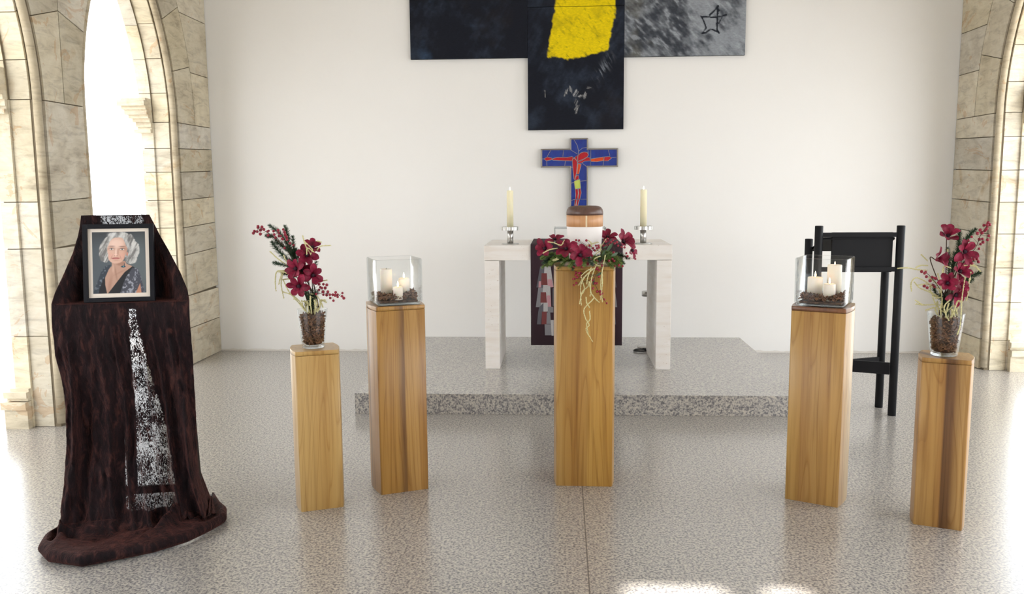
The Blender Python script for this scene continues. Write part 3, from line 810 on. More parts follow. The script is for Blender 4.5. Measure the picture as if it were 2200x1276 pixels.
# slim steel stand behind the right leg of the altar with its cable
sp = thing('steel_floor_stand', 'slim steel stand with a small round plate behind the right leg of the altar', 'stand', (0.765, 7.5, ZP))
mb = MB(); mb.lathe([(0, 0), (0.09, 0), (0.09, 0.008), (0, 0.012)], n=32); mb.build('base', M_steel, sp)
mb = MB(); mb.tube([(0, 0, 0.01), (0, 0, 0.47)], 0.012, 12); mb.build('pole', M_steel, sp)
mb = MB(); mb.lathe([(0, 0.455), (0.06, 0.455), (0.06, 0.495), (0.055, 0.498), (0, 0.498)], n=36); mb.build('plate', M_steel, sp)
mb = MB(); pts = []
for i in range(60):
    th = i / 60 * 4.5 * PI; rr = 0.07 - 0.012 * (i / 60)
    pts.append((0.69 + rr * math.cos(th), 7.30 + 0.75 * rr * math.sin(th), ZP + 0.006 + 0.0002 * i))
mb.tube(pts, 0.0035, 6); o = mb.build('cable', M_rubber); tag(o, 'thin black cable coiled on the platform beside the right altar leg', 'cable')

# ================================================================== PEDESTALS
def pedestal(label, c, ang, w, h, stops, seed, dark_lid=None, grain=1.0, bulge=0.014):
    t = thing('wooden_pedestal', label, 'pedestal', (c[0], c[1], 0), math.radians(ang), 'wooden column pedestals')
    mw = mat_wood('wood_%d' % seed, stops, w, seed * 1.37, grain)
    ml = mat_wood('lid_wood_%d' % seed, dark_lid or stops, w, seed * 2.1 + 5, grain, 0.3)
    rc = 0.007
    def outline(w, k=0.0):
        pts = []; hw = w / 2 - k
        cs = [(1, -1, -PI / 2), (1, 1, 0), (-1, 1, PI / 2), (-1, -1, PI)]
        for sx, sy, a0 in cs:
            for j in range(7):
                a = a0 + j / 6 * PI / 2
                pts.append((sx * (hw - rc) + rc * math.cos(a), sy * (hw - rc) + rc * math.sin(a)))
            # bulge of the next side: extra points
            nx_ = {(1, -1): (1, 0), (1, 1): (0, 1), (-1, 1): (-1, 0), (-1, -1): (0, -1)}[(sx, sy)]
            a_ = pts[-1]
            for j in range(1, 6):
                f = j / 6
                if nx_ == (1, 0): p = (hw + bulge * math.sin(f * PI), -(hw - rc) + 2 * (hw - rc) * f)
                elif nx_ == (0, 1): p = ((hw - rc) - 2 * (hw - rc) * f, hw)
                elif nx_ == (-1, 0): p = (-hw - bulge * math.sin(f * PI), (hw - rc) - 2 * (hw - rc) * f)
                else: p = (-(hw - rc) + 2 * (hw - rc) * f, -hw)
                pts.append(p)
        return pts
    def solid(name, z0, z1, mat, k=0.0, chamf=0.0015):
        mb = MB(); rows = [(z0, k + chamf), (z0 + chamf, k), (z1 - chamf, k), (z1, k + chamf)]
        O_ = [outline(w, kk) for _, kk in rows]; n = len(O_[0]); vs_ = []
        for (z, _), oo in zip(rows, O_): vs_ += [(p[0], p[1], z) for p in oo]
        fs = [(i * n + j, i * n + (j + 1) % n, (i + 1) * n + (j + 1) % n, (i + 1) * n + j) for i in range(3) for j in range(n)]
        mb.add(vs_, fs, 0, True); mb.add(O_ and [(p[0], p[1], z0) for p in O_[0]], [tuple(range(n - 1, -1, -1))]); mb.add([(p[0], p[1], z1) for p in O_[3]], [tuple(range(n))])
        return mb.build(name, mat, t, recalc=False)
    solid('column', 0, h - 0.022, mw)
    solid('top_panel', h - 0.0205, h, ml)
    return t
def rep(*cols): return [(i / (len(cols) - 1) * 1.0, lin(*c)) for i, c in enumerate(cols)]
y1, y2, y3, dk = (206, 170, 108), (214, 180, 120), (190, 148, 82), (128, 88, 50)
P1 = pedestal('low pale wooden pedestal at the left holding the glass vase of flowers', (-1.197, 4.042), 22, 0.205, 0.785,
  [(0, lin(*y2)), (0.17, lin(*y1)), (0.33, lin(198, 158, 94)), (0.36, lin(204, 166, 102)), (0.5, lin(210, 176, 116)), (0.75, lin(*y1)), (1, lin(*y2))], 1, grain=0.8)
P2 = pedestal('tall wooden pedestal with a dark brown streak, left of centre, under the candle box', (-0.852, 4.318), 24.5, 0.25, 0.965,
  [(0, lin(186, 142, 74)), (0.19, lin(190, 146, 78)), (0.255, lin(134, 98, 58)), (0.273, lin(150, 112, 66)), (0.28, lin(196, 154, 90)), (0.4, lin(200, 158, 96)), (0.5, lin(192, 146, 80)), (1, lin(206, 168, 108))], 2)
P3 = pedestal('tallest wooden pedestal in the middle, carrying the urn and wreath', (0.122, 4.468), -1, 0.292, 1.15,
  [(0, lin(196, 160, 100)), (0.07, lin(186, 146, 80)), (0.16, lin(176, 132, 66)), (0.27, lin(188, 146, 78)), (0.28, lin(202, 160, 84)), (0.5, lin(196, 150, 72)), (1, lin(214, 176, 110))], 3)
P4 = pedestal('tall wooden pedestal right of centre under the glass box with three candles', (1.283, 4.234), -27.5, 0.252, 0.970,
  [(0, lin(206, 168, 100)), (0.12, lin(192, 150, 84)), (0.13, lin(184, 140, 82)), (0.26, lin(198, 158, 96)), (0.38, lin(190, 146, 84)), (0.4, lin(206, 164, 96)), (0.5, lin(200, 158, 96)), (0.75, lin(224, 196, 142)), (1, lin(216, 182, 126))], 4,
  [(0, lin(128, 84, 54)), (0.3, lin(120, 76, 46)), (0.5, lin(150, 100, 62)), (1, lin(206, 172, 116))])
P5 = pedestal('low wooden pedestal at the right with a broad dark brown board, under a flower vase', (1.745, 3.930), -21.5, 0.20, 0.780,
  [(0, lin(196, 156, 98)), (0.16, lin(192, 150, 86)), (0.24, lin(176, 130, 70)), (0.26, lin(112, 78, 46)), (0.34, lin(124, 88, 52)), (0.37, lin(160, 122, 74)), (0.45, lin(204, 164, 104)), (0.5, lin(196, 152, 88)), (0.8, lin(220, 186, 128)), (1, lin(206, 166, 104))], 5)

# ================================================================== bark chips
def chip(mb, c, size, r):
    L_, Wd, T = size * r.uniform(0.7, 1.3), size * r.uniform(0.35, 0.6), size * r.uniform(0.1, 0.22)
    R_ = Matrix.Rotation(r.uniform(0, 2 * PI), 3, 'Z') @ Matrix.Rotation(r.uniform(-0.9, 0.9), 3, 'X') @ Matrix.Rotation(r.uniform(-0.9, 0.9), 3, 'Y')
    bend = r.uniform(-0.25, 0.35) * size; vs_ = []
    for zz in (-1, 1):
        for i in range(4):
            u = i / 3 * 2 - 1
            for yy in (-1, 1):
                w = Wd * (1 - 0.35 * u * u) * r.uniform(0.8, 1.15)
                vs_.append(Vector(c) + R_ @ Vector((u * L_ / 2, yy * w / 2, zz * T / 2 + bend * u * u + r.uniform(-0.1, 0.1) * T)))
    fs = []
    for i in range(3):
        a = i * 2; fs += [(a, a + 1, a + 3, a + 2), (a + 8, a + 10, a + 11, a + 9), (a, a + 2, a + 10, a + 8), (a + 1, a + 9, a + 11, a + 3)]
    fs += [(0, 8, 9, 1), (6, 7, 15, 14)]
    k = r.uniform(0.6, 1.25); mb.add(vs_, fs, 0, False, (k, k * r.uniform(0.92, 1.0), k * r.uniform(0.85, 1.0)))

# ================================================================== glass boxes with candles
def glass_box(name, label, loc, ang, w, h, seed, cand, barklabel, high):
    t = thing(name, label, 'glass vase', loc, math.radians(ang), 'square glass vases on the pedestals')
    def ring(hw, rc, z, wob=0.0):
        pts = []
        for sx, sy, a0 in [(1, -1, -PI / 2), (1, 1, 0), (-1, 1, PI / 2), (-1, -1, PI)]:
            for j in range(6):
                a = a0 + j / 5 * PI / 2; pts.append((sx * (hw - rc) + rc * math.cos(a), sy * (hw - rc) + rc * math.sin(a), z))
        return pts
    def shell(prof, mat, nm, caps=(False, False)):
        mb = MB(); rows = [ring(hw, rc, z) for hw, rc, z in prof]; n = len(rows[0]); vs_ = [p for r_ in rows for p in r_]
        mb.add(vs_, [(i * n + j, i * n + (j + 1) % n, (i + 1) * n + (j + 1) % n, (i + 1) * n + j) for i in range(len(rows) - 1) for j in range(n)], 0, True)
        if caps[0]: mb.add(rows[0], [tuple(range(n - 1, -1, -1))])
        if caps[1]: mb.add(rows[-1], [tuple(range(n))])
        return mb.build(nm, mat, t, recalc=False)
    hw = w / 2; th = 0.006
    shell([(hw - 0.012, 0.014, 0.0), (hw - 0.003, 0.02, 0.006), (hw, 0.020, 0.02), (hw, 0.016, h * 0.5), (hw, 0.014, h - 0.003), (hw - 0.003, 0.013, h), (hw - th, 0.012, h - 0.003), (hw - th, 0.014, h * 0.5), (hw - th, 0.018, 0.024), (hw - th - 0.004, 0.018, 0.013)], M_glass, 'walls', (True, True))
    shell([(hw - 0.016, 0.014, 0.0015), (hw - 0.008, 0.018, 0.007), (hw - 0.010, 0.018, 0.012)], M_glassbase, 'base', (True, True))
    # chips (loose bark, one object)
    r = random.Random(seed); mb = MB(); s_ = hw - 0.022
    for i in range(430):
        x, y = r.uniform(-s_, s_), r.uniform(-s_, s_)
        hh = 0.012 + high(x / s_, y / s_) * r.random()
        chip(mb, (x, y, 0.02 + hh), 0.022, r)
    mb.box((0, 0, 0.0185), (2 * s_, 2 * s_, 0.009), 0, None, (0.4, 0.4, 0.4))
    o = mb.build('bark_chips', M_bark, recalc=True)
    o.location = loc; o.rotation_euler = (0, 0, math.radians(ang))
    tag(o, barklabel, 'bark chips', None, 'stuff')
    return t
A2 = math.radians(24.5); A4 = math.radians(-27.5)
hb2 = lambda u, v: 0.014 + 0.022 * max(0, u) ** 1.5 + 0.008 * max(0, -u)
hb4 = lambda u, v: 0.012 + 0.02 * max(0, u) ** 2 + 0.014 * max(0, -u)
glass_box('glass_box_vase', 'square clear glass vase holding candles on the left tall pedestal', (-0.852, 4.318, 0.9655), 24.5, 0.236, 0.232, 3, None, 'brown bark chips around the candles in the left glass box', hb2)
glass_box('glass_box_vase', 'square clear glass vase holding candles on the right tall pedestal beside the black lectern', (1.283, 4.234, 0.9705), -27.5, 0.236, 0.232, 4, None, 'brown bark chips around the candles in the right glass box', hb4)
GC = 'pillar candles in the glass boxes'
def cpos(c, ang, lx, ly, z): a = math.radians(ang); return (c[0] + lx * math.cos(a) - ly * math.sin(a), c[1] + lx * math.sin(a) + ly * math.cos(a), z)
zc2, zc4 = 0.9655 + 0.026, 0.9705 + 0.026
candle('pillar_candle', 'tallest unlit ivory pillar candle, at the left in the left glass box', 'candle', (-0.893, 4.315, zc2), 0.030, 0.150, False, None, GC)
candle('pillar_candle', 'short lit ivory candle in front of the other two in the left glass box', 'candle', (-0.822, 4.255, zc2), 0.0245, 0.064, True, None, GC)
candle('pillar_candle', 'medium lit ivory candle at the right back in the left glass box', 'candle', (-0.806, 4.338, zc2), 0.0285, 0.100, True, None, GC)
candle('pillar_candle', 'medium wide ivory candle at the left in the right glass box', 'candle', (1.248, 4.268, zc4), 0.036, 0.105, True, None, GC)
candle('pillar_candle', 'short lit ivory candle in front of the other two in the right glass box', 'candle', (1.290, 4.178, zc4), 0.028, 0.082, True, None, GC)
candle('pillar_candle', 'tallest ivory candle standing behind in the right glass box', 'candle', (1.342, 4.275, zc4), 0.034, 0.165, True, None, GC, 0.6)

# ================================================================== URN
ZU = 1.1505
un = thing('cremation_urn', 'round urn with dark walnut lid, light wooden band and white body inside the wreath', 'urn', (0.122, 4.468, ZU))
M_walnut = mat_wood('walnut', [(0, lin(84, 58, 48)), (0.5, lin(96, 68, 56)), (1, lin(80, 54, 44))], 0.2, 9.0, 0.9, 0.35)
M_cherry = mat_wood('cherry_wood', [(0, lin(196, 142, 96)), (0.5, lin(206, 154, 108)), (1, lin(190, 136, 92))], 0.2, 12.0, 0.4, 0.4)
M_maple = plain('maple_strip', lin(226, 204, 168), 0.4, var=0.05)
M_cer = plain('white_urn_body', lin(240, 234, 230), 0.5, var=0.02)
z0, zb1, zb2, zt_ = 0.0, 0.196, 0.255, 0.302
R0 = 0.0945
mb = MB(); mb.lathe([(0, 0), (0.072, 0), (0.078, 0.01), (0.085, 0.08), (0.0905, 0.15), (0.0925, zb1)], n=64); mb.build('body', M_cer, un)
mb = MB(); mb.lathe([(0.0925, zb1), (R0, zb1 + 0.001), (R0, zb2 - 0.001), (0.092, zb2)], n=64); mb.build('wood_band', M_cherry, un)
mb = MB(); mb.lathe([(0.092, zb2), (R0 + 0.001, zb2 + 0.001), (R0 + 0.001, zb2 + 0.014), (0.092, zb2 + 0.028), (0.084, zb2 + 0.039), (0.073, zb2 + 0.045), (0.06, zt_), (0, zt_ + 0.001)], n=64); mb.build('lid', M_walnut, un)
mb = MB(); mb.box((0.006, -R0 - 0.0003, (zb1 + zb2) / 2), (0.0085, 0.0035, zb2 - zb1 - 0.002)); mb.build('inlay_strip', M_maple, un)

# ================================================================== FLOWERS
def petal_geo(mb, base, nrm, along, Ln, Wd, cup, tip, r, tone):
    """spoon shaped petal: starts at base, runs along `along`, cups towards nrm"""
    side = along.cross(nrm).normalized(); nu, nv = 6, 9; P = []
    tw = r.uniform(-0.25, 0.25)
    for j in range(nv + 1):
        t = j / nv
        w = Wd * ((0.28 + 0.72 * math.sin(min(1, t / 0.6) * PI / 2) ** 1.2) if t < 0.6 else math.sqrt(max(0.0, 1 - ((t - 0.6) / 0.405) ** 2.4)))
        lift = cup * math.sin(t * PI * 0.5) - tip * t ** 3
        ctr = base + along * (Ln * t * (1 - 0.12 * cup)) + nrm * (Ln * lift * 0.55)
        for i in range(nu + 1):
            s = (i / nu * 2 - 1)
            e = 0.22 * (s * s) * w * (1 - t * 0.4) + 0.04 * w * math.sin(9 * t + 5 * s + tw * 9)
            P.append(ctr + side * (s * w / 2) + nrm * (e + tw * s * w * 0.3))
    b = len(mb.v)
    mb.add(P, [(j * (nu + 1) + i, j * (nu + 1) + i + 1, (j + 1) * (nu + 1) + i + 1, (j + 1) * (nu + 1) + i) for j in range(nv) for i in range(nu)], 0, True, tone)
def blossom(parent, org, c, nrm, size, seed, n=6, cup=0.45, rot=0.0):
    """c, org world; size = petal length"""
    r = random.Random(seed); nrm = Vector(nrm).normalized(); c = Vector(c) - Vector(org)
    q = Vector((0, 0, 1)) if abs(nrm.z) < 0.9 else Vector((1, 0, 0))
    e1 = nrm.cross(q).normalized(); e2 = nrm.cross(e1)
    mb = MB()
    for k in range(n):
        a = rot + 2 * PI * k / n + r.uniform(-0.15, 0.15)
        d = (math.cos(a) * e1 + math.sin(a) * e2)
        kk = r.uniform(0.8, 1.15); cc = cup * r.uniform(0.6, 1.3)
        d2 = (d + nrm * (0.12 + 0.35 * cc)).normalized(); nn = (nrm - d * (0.12 + 0.35 * cc)).normalized()
        layer = 0.0 if k % 2 else 0.004
        petal_geo(mb, c + d * 0.004 - nrm * (0.004 + layer), nn, d2, size * 1.42 * r.uniform(0.88, 1.1), size * 1.42 * r.uniform(0.50, 0.64), cc, r.uniform(0.0, 0.5), r, (kk, kk * r.uniform(0.8, 1.0), kk))
    o = mb.build('blossom', M_petal, parent, recalc=False)
    s = MB(); s.sphere(c + nrm * 0.004, size * 0.2, 12, 8)
    for k in range(26):
        a = r.uniform(0, 2 * PI); rr = size * 0.22 * math.sqrt(r.random()); p = c + nrm * 0.003 + (math.cos(a) * e1 + math.sin(a) * e2) * rr
        s.tube([p, p + nrm * size * 0.16 + (p - c) * 0.3], 0.0009, 4)
    s.build('stamens', M_stamen, o)
    return o
def bez(pts, n=10):
    """smooth curve through points"""
    pts = [Vector(p) for p in pts]
    if len(pts) == 2: return [pts[0].lerp(pts[1], i / n) for i in range(n + 1)]
    P = [2 * pts[0] - pts[1]] + pts + [2 * pts[-1] - pts[-2]]; out = []
    for i in range(1, len(P) - 2):
        for k in range(n):
            t = k / n; a, b, c, d = P[i - 1], P[i], P[i + 1], P[i + 2]
            out.append(0.5 * ((2 * b) + (c - a) * t + (2 * a - 5 * b + 4 * c - d) * t * t + (3 * b - a - 3 * c + d) * t ** 3))
    out.append(pts[-1]); return out
def fir(parent, org, pts, nl=0.020, dens=900, seed=0, mat=None, r0=0.0022):
    r = random.Random(seed); org = Vector(org); P = [p - org for p in bez(pts, 8)]
    mb = MB(); mb.tube(P, [r0 * (1 - 0.5 * i / len(P)) for i in range(len(P))], 6, 1)
    Ltot = sum((P[i + 1] - P[i]).length for i in range(len(P) - 1)); n = int(dens * Ltot)
    for k in range(n):
        f = r.random(); i = min(int(f * (len(P) - 1)), len(P) - 2); p = P[i].lerp(P[i + 1], f * (len(P) - 1) - i)
        t = (P[i + 1] - P[i]).normalized(); o_ = t.orthogonal().normalized(); o_.rotate(Matrix.Rotation(r.uniform(0, 2 * PI), 3, t))
        d = (o_ * r.uniform(0.7, 1.0) + t * r.uniform(0.35, 0.9)).normalized() * nl * r.uniform(0.7, 1.15) * (1 - 0.45 * max(0, f - 0.8) / 0.2)
        w = t.cross(o_).normalized() * 0.0008; up_ = d.normalized().cross(w.normalized()) * 0.0006
        mb.add([p - w, p + w, p + up_, p + d * 0.6 - w * 0.9, p + d * 0.6 + w * 0.9, p + d * 0.6 + up_, p + d], [(0, 1, 4, 3), (1, 2, 5, 4), (2, 0, 3, 5), (3, 4, 6), (4, 5, 6), (5, 3, 6)], 0, False)
    return mb.build('fir_branch', [mat or M_needle, M_twig], parent, recalc=False)
def berries(parent, org, twig, bs, seed=0, rad=0.0068):
    r = random.Random(seed); org = Vector(org); T = [p - org for p in bez(twig, 10)]
    mb = MB(); mb.tube(T, 0.0013, 6)
    B = [Vector(b) - org for b in bs]
    for b in B:
        # join to the twig a little below the berry
        j = min(range(len(T)), key=lambda k: (T[k] - b).length + 0.02 * (k / len(T)))
        j = max(0, j - 2); a = T[j]; m = a.lerp(b, 0.5) + Vector((r.uniform(-1, 1), r.uniform(-1, 1), -0.6)) * 0.003
        mb.tube(bez([a, m, b], 3), 0.0006, 4)
    o = mb.build('berry_spray', M_twig, parent, recalc=False)
    proto = None
    for b in B:
        if proto is None:
            s = MB(); s.sphere((0, 0, 0), rad, 12, 8); s.sphere((0, 0, -rad * 0.98), rad * 0.18, 6, 4)
            proto = s.build('berry', M_berry, o, recalc=False); q = proto
        else:
            q = proto.copy(); C.objects.link(q); q.parent = o
        q.location = b; k = r.uniform(0.85, 1.15); q.scale = (k, k, k); q.rotation_euler = (r.uniform(-1, 1), r.uniform(-1, 1), 0)
    return o
def amaranth(parent, org, pts, seed=0, r0=0.0032, mat=None):
    r = random.Random(seed); org = Vector(org); P = [p - org for p in bez(pts, 14)]
    mb = MB(); n = len(P)
    mb.tube(P, [r0 * (0.75 + 0.25 * math.sin(i * 1.7) + r.uniform(-0.15, 0.2)) * (1 - 0.55 * (i / n) ** 3) for i in range(n)], 7)
    for k in range(n * 3):                # knobbly seed heads
        p = P[r.randrange(n)] + Vector((r.uniform(-1, 1), r.uniform(-1, 1), r.uniform(-1, 1))).normalized() * r0 * 0.8
        mb.sphere(p, r0 * r.uniform(0.35, 0.6), 5, 3)
    return mb.build('amaranth_strand', mat or M_amar, parent, recalc=False)

def glass_tumbler(label, loc, r0, r1, h, seed, barklabel):
    t = thing('tapered_glass_vase', label, 'vase', loc, 0, 'tapered glass vases with flowers')
    mb = MB(); th = 0.004
    prof = [(0, 0), (r0 * 0.9, 0), (r0, 0.003), (r0 + (r1 - r0) * 0.5, h * 0.5), (r1, h - 0.002), (r1 - 0.001, h), (r1 - th, h - 0.001), (r0 + (r1 - r0) * 0.5 - th, h * 0.5), (r0 - th + 0.001, 0.018), (r0 * 0.7, 0.014), (0, 0.014)]
    mb.lathe(prof, n=56); mb.build('glass_wall', M_glass, t, recalc=False)
    mb = MB(); mb.lathe([(0, 0.001), (r0 * 0.9, 0.001), (r0 - 0.003, 0.004), (r0 - 0.002, 0.010), (r0 - 0.006, 0.0125), (0, 0.0125)], n=48); mb.build('base', M_glassbase, t, recalc=False)
    r = random.Random(seed); mb = MB()
    zf = h - 0.022
    mb.lathe([(0, 0.018), (r0 - 0.016, 0.018), (r0 - 0.016 + (r1 - r0) * zf / h, zf - 0.006), (0, zf - 0.006)], n=32)
    mb.col = [(0.35, 0.33, 0.3)] * len(mb.col)
    for i in range(620):
        z = r.uniform(0.026, zf); R_ = (r0 + (r1 - r0) * z / h) - 0.0155; a = r.uniform(0, 2 * PI)
        if z > zf - 0.012: R_ *= math.sqrt(r.random())
        chip(mb, (R_ * math.cos(a), R_ * math.sin(a), z), 0.020, r)
    o = mb.build('bark_chips', M_bark, recalc=True); o.location = loc; tag(o, barklabel, 'bark chips', None, 'stuff')
    return t
VL = (-1.200, 4.035, 0.7855); VR = (1.732, 3.925, 0.7805)
glass_tumbler('round tapered glass vase filled with bark on the low left pedestal', VL, 0.053, 0.072, 0.190, 21, 'brown bark filling the glass vase on the left pedestal')
glass_tumbler('round tapered glass vase filled with bark on the low right pedestal', VR, 0.056, 0.077, 0.195, 22, 'brown bark filling the glass vase on the right pedestal')

def arrangement(label, base, zx, zy, Y0, data, group):
    """places stems at measured points, spread through real depth"""
    t = thing('flower_arrangement', label, 'flowers', base, 0, group)
    r = random.Random(data['seed'])
    W_ = lambda p, dy=0.0: at(zx + p[0] / 3.987, zy + p[1] / 3.987, Y0 + dy)
    for i, (p, nrm, size, dy, cup, rot) in enumerate(data['blossoms']):
        c = W_(p, dy); blossom(t, base, c, nrm, size, data['seed'] * 10 + i, 6, cup, rot)
    for i, (pts, dy, nl) in enumerate(data['fir']):
        fir(t, base, [W_(p, dy + 0.01 * k) for k, p in enumerate(pts)], nl * 1.45, 3000, 50 + i)
    for i, (tw, dy, bs_) in enumerate(data['berries']):
        berries(t, base, [W_(p, dy) for p in tw], [W_(p, dy + r.uniform(-0.018, 0.012)) for p in bs_], 80 + i)
    for i, (pts, dy) in enumerate(data['amaranth']):
        amaranth(t, base, [W_(p, dy + r.uniform(-0.012, 0.012)) for p in pts], 120 + i)
    # short strands and fir tips filling the neck of the vase
    B0 = Vector(base)
    for k in range(9):
        a = k * 0.7 + r.uniform(-0.2, 0.2); q = Vector((math.cos(a), math.sin(a), 0))
        foot_ = B0 + q * r.uniform(0.008, 0.03) + Vector((0, 0, 0.165))
        top_ = foot_ + q * r.uniform(0.01, 0.03) + Vector((r.uniform(-0.02, 0.02), -0.01, r.uniform(0.05, 0.10)))
        tip_ = top_ + q * r.uniform(0.01, 0.035) + Vector((0, 0, r.uniform(-0.05, 0.02)))
        amaranth(t, base, [foot_, foot_.lerp(top_, 0.5) + q * 0.006, top_, tip_], 160 + k, 0.0034)
    for k in range(5):
        a = k * 1.3 + 0.4; q = Vector((math.cos(a), math.sin(a), 0)); foot_ = B0 + Vector((0, 0, 0.18))
        fir(t, base, [foot_, foot_ + q * 0.012 + Vector((0, 0, 0.05)), foot_ + q * 0.03 + Vector((0, 0, 0.10))], 0.017, 2600, 180 + k)
    # stems down into the bark
    mb = MB(); B = Vector(base)
    for i, (p, nrm, size, dy, cup, rot) in enumerate(data['blossoms']):
        c = W_(p, dy) - B; n_ = Vector(nrm).normalized(); foot = Vector((r.uniform(-0.02, 0.02), r.uniform(-0.02, 0.02), 0.10))
        k = Vector((foot.x * 1.3, 0.03, 0.20))
        mb.tube(bez([foot, k, c - n_ * 0.03, c - n_ * 0.006], 8), 0.0022, 6)
    for (pts, dy, nl) in data['fir']:
        c = W_(pts[0], dy) - B; mb.tube(bez([Vector((0.0, 0.01, 0.10)), Vector((c.x * 0.3, 0.03, 0.21)), c], 6), 0.002, 6)
    for (tw, dy, bs_) in data['berries']:
        c = W_(tw[0], dy) - B; mb.tube(bez([Vector((0.01, 0.0, 0.10)), Vector((c.x * 0.3, 0.02, 0.21)), c], 6), 0.0016, 6)
    mb.build('stems', M_twig, t, recalc=False)
    return t
left = dict(seed=3,
 blossoms=[((423, 467), (-0.35, -1, 0.15), 0.042, -0.01, 0.5, 0.3), ((447, 615), (0.0, -1, -0.12), 0.041, -0.045, 0.35, 0.0), ((567, 525), (0.55, -1, 0.2), 0.040, 0.0, 0.55, 0.5), ((560, 285), (0.5, -0.8, 0.75), 0.038, 0.01, 0.6, 0.2), ((515, 352), (0.3, -1, 0.3), 0.042, 0.02, 0.45, 0.9), ((480, 480), (0.3, -1, 0.1), 0.040, 0.03, 0.5, 0.4)],
 fir=[([(450, 480), (390, 340), (300, 180), (190, 92)], 0.03, 0.016), ([(430, 470), (370, 280), (350, 190), (328, 100)], 0.045, 0.016), ([(420, 380), (400, 280), (392, 185)], 0.05, 0.014), ([(440, 430), (340, 380), (270, 310), (212, 235)], 0.02, 0.018), ([(430, 420), (400, 350), (340, 290), (250, 240)], 0.05, 0.018), ([(430, 470), (310, 435), (228, 415)], 0.0, 0.013), ([(430, 540), (360, 520), (300, 505)], 0.03, 0.013), ([(470, 420), (430, 340), (420, 300)], 0.04, 0.016), ([(430, 400), (250, 215), (165, 180)], 0.06, 0.014), ([(500, 790), (530, 730), (560, 690)], 0.03, 0.012), ([(520, 500), (570, 450), (600, 410)], 0.05, 0.014)],
 berries=[([(400, 400), (330, 290), (230, 200), (150, 140), (100, 110)], -0.005, [(57, 163), (66, 147), (90, 150), (97, 105), (95, 115), (130, 110), (117, 170), (118, 137), (146, 130), (183, 182), (188, 143), (178, 148), (230, 145), (236, 175), (269, 137), (275, 160), (247, 200), (277, 187), (292, 187), (313, 131), (324, 154), (329, 175), (341, 194), (345, 218), (306, 212), (370, 250), (401, 265), (324, 290)]),
  ([(520, 640), (600, 682), (660, 675), (740, 690), (800, 695)], 0.0, [(620, 648), (631, 626), (643, 633), (657, 600), (686, 606), (672, 632), (654, 665), (657, 690), (685, 693), (594, 684), (695, 665), (712, 690), (716, 718), (737, 690), (762, 670), (757, 695), (779, 690), (779, 708), (743, 741), (820, 676), (817, 703), (832, 720), (620, 600)])],
 amaranth=[([(200, 320), (260, 375), (320, 420), (400, 470)], 0), ([(315, 350), (345, 410), (400, 470)], 0), ([(330, 485), (262, 490), (245, 560), (250, 660)], 0), ([(400, 520), (320, 480), (290, 540), (275, 600)], 0), ([(380, 520), (325, 490), (295, 590), (318, 720)], 0.01), ([(275, 495), (330, 500), (420, 560)], 0), ([(300, 560), (380, 560), (440, 620)], 0.01), ([(310, 560), (360, 660), (420, 730), (490, 815)], 0), ([(310, 665), (400, 700), (470, 770), (500, 820)], 0), ([(480, 185), (500, 260), (540, 330)], -0.03), ([(490, 230), (560, 300), (545, 345)], -0.03), ([(515, 345), (520, 290), (575, 325)], -0.035), ([(600, 310), (635, 275), (722, 268)], -0.01), ([(495, 740), (505, 780), (510, 830)], 0), ([(600, 830), (560, 760), (520, 745), (505, 820)], 0), ([(520, 690), (600, 740), (598, 815)], -0.01), ([(540, 680), (600, 700), (640, 760), (652, 800)], 0), ([(470, 740), (490, 820)], -0.02), ([(455, 760), (480, 800), (500, 830)], 0.01), ([(650, 570), (690, 565)], 0.02), ([(600, 230), (640, 240)], 0.01)])
arrangement('crimson magnolias, fir and berries in the left vase with berries reaching up to the left', VL, 530, 460, 4.035, left, 'flower arrangements in the glass vases')
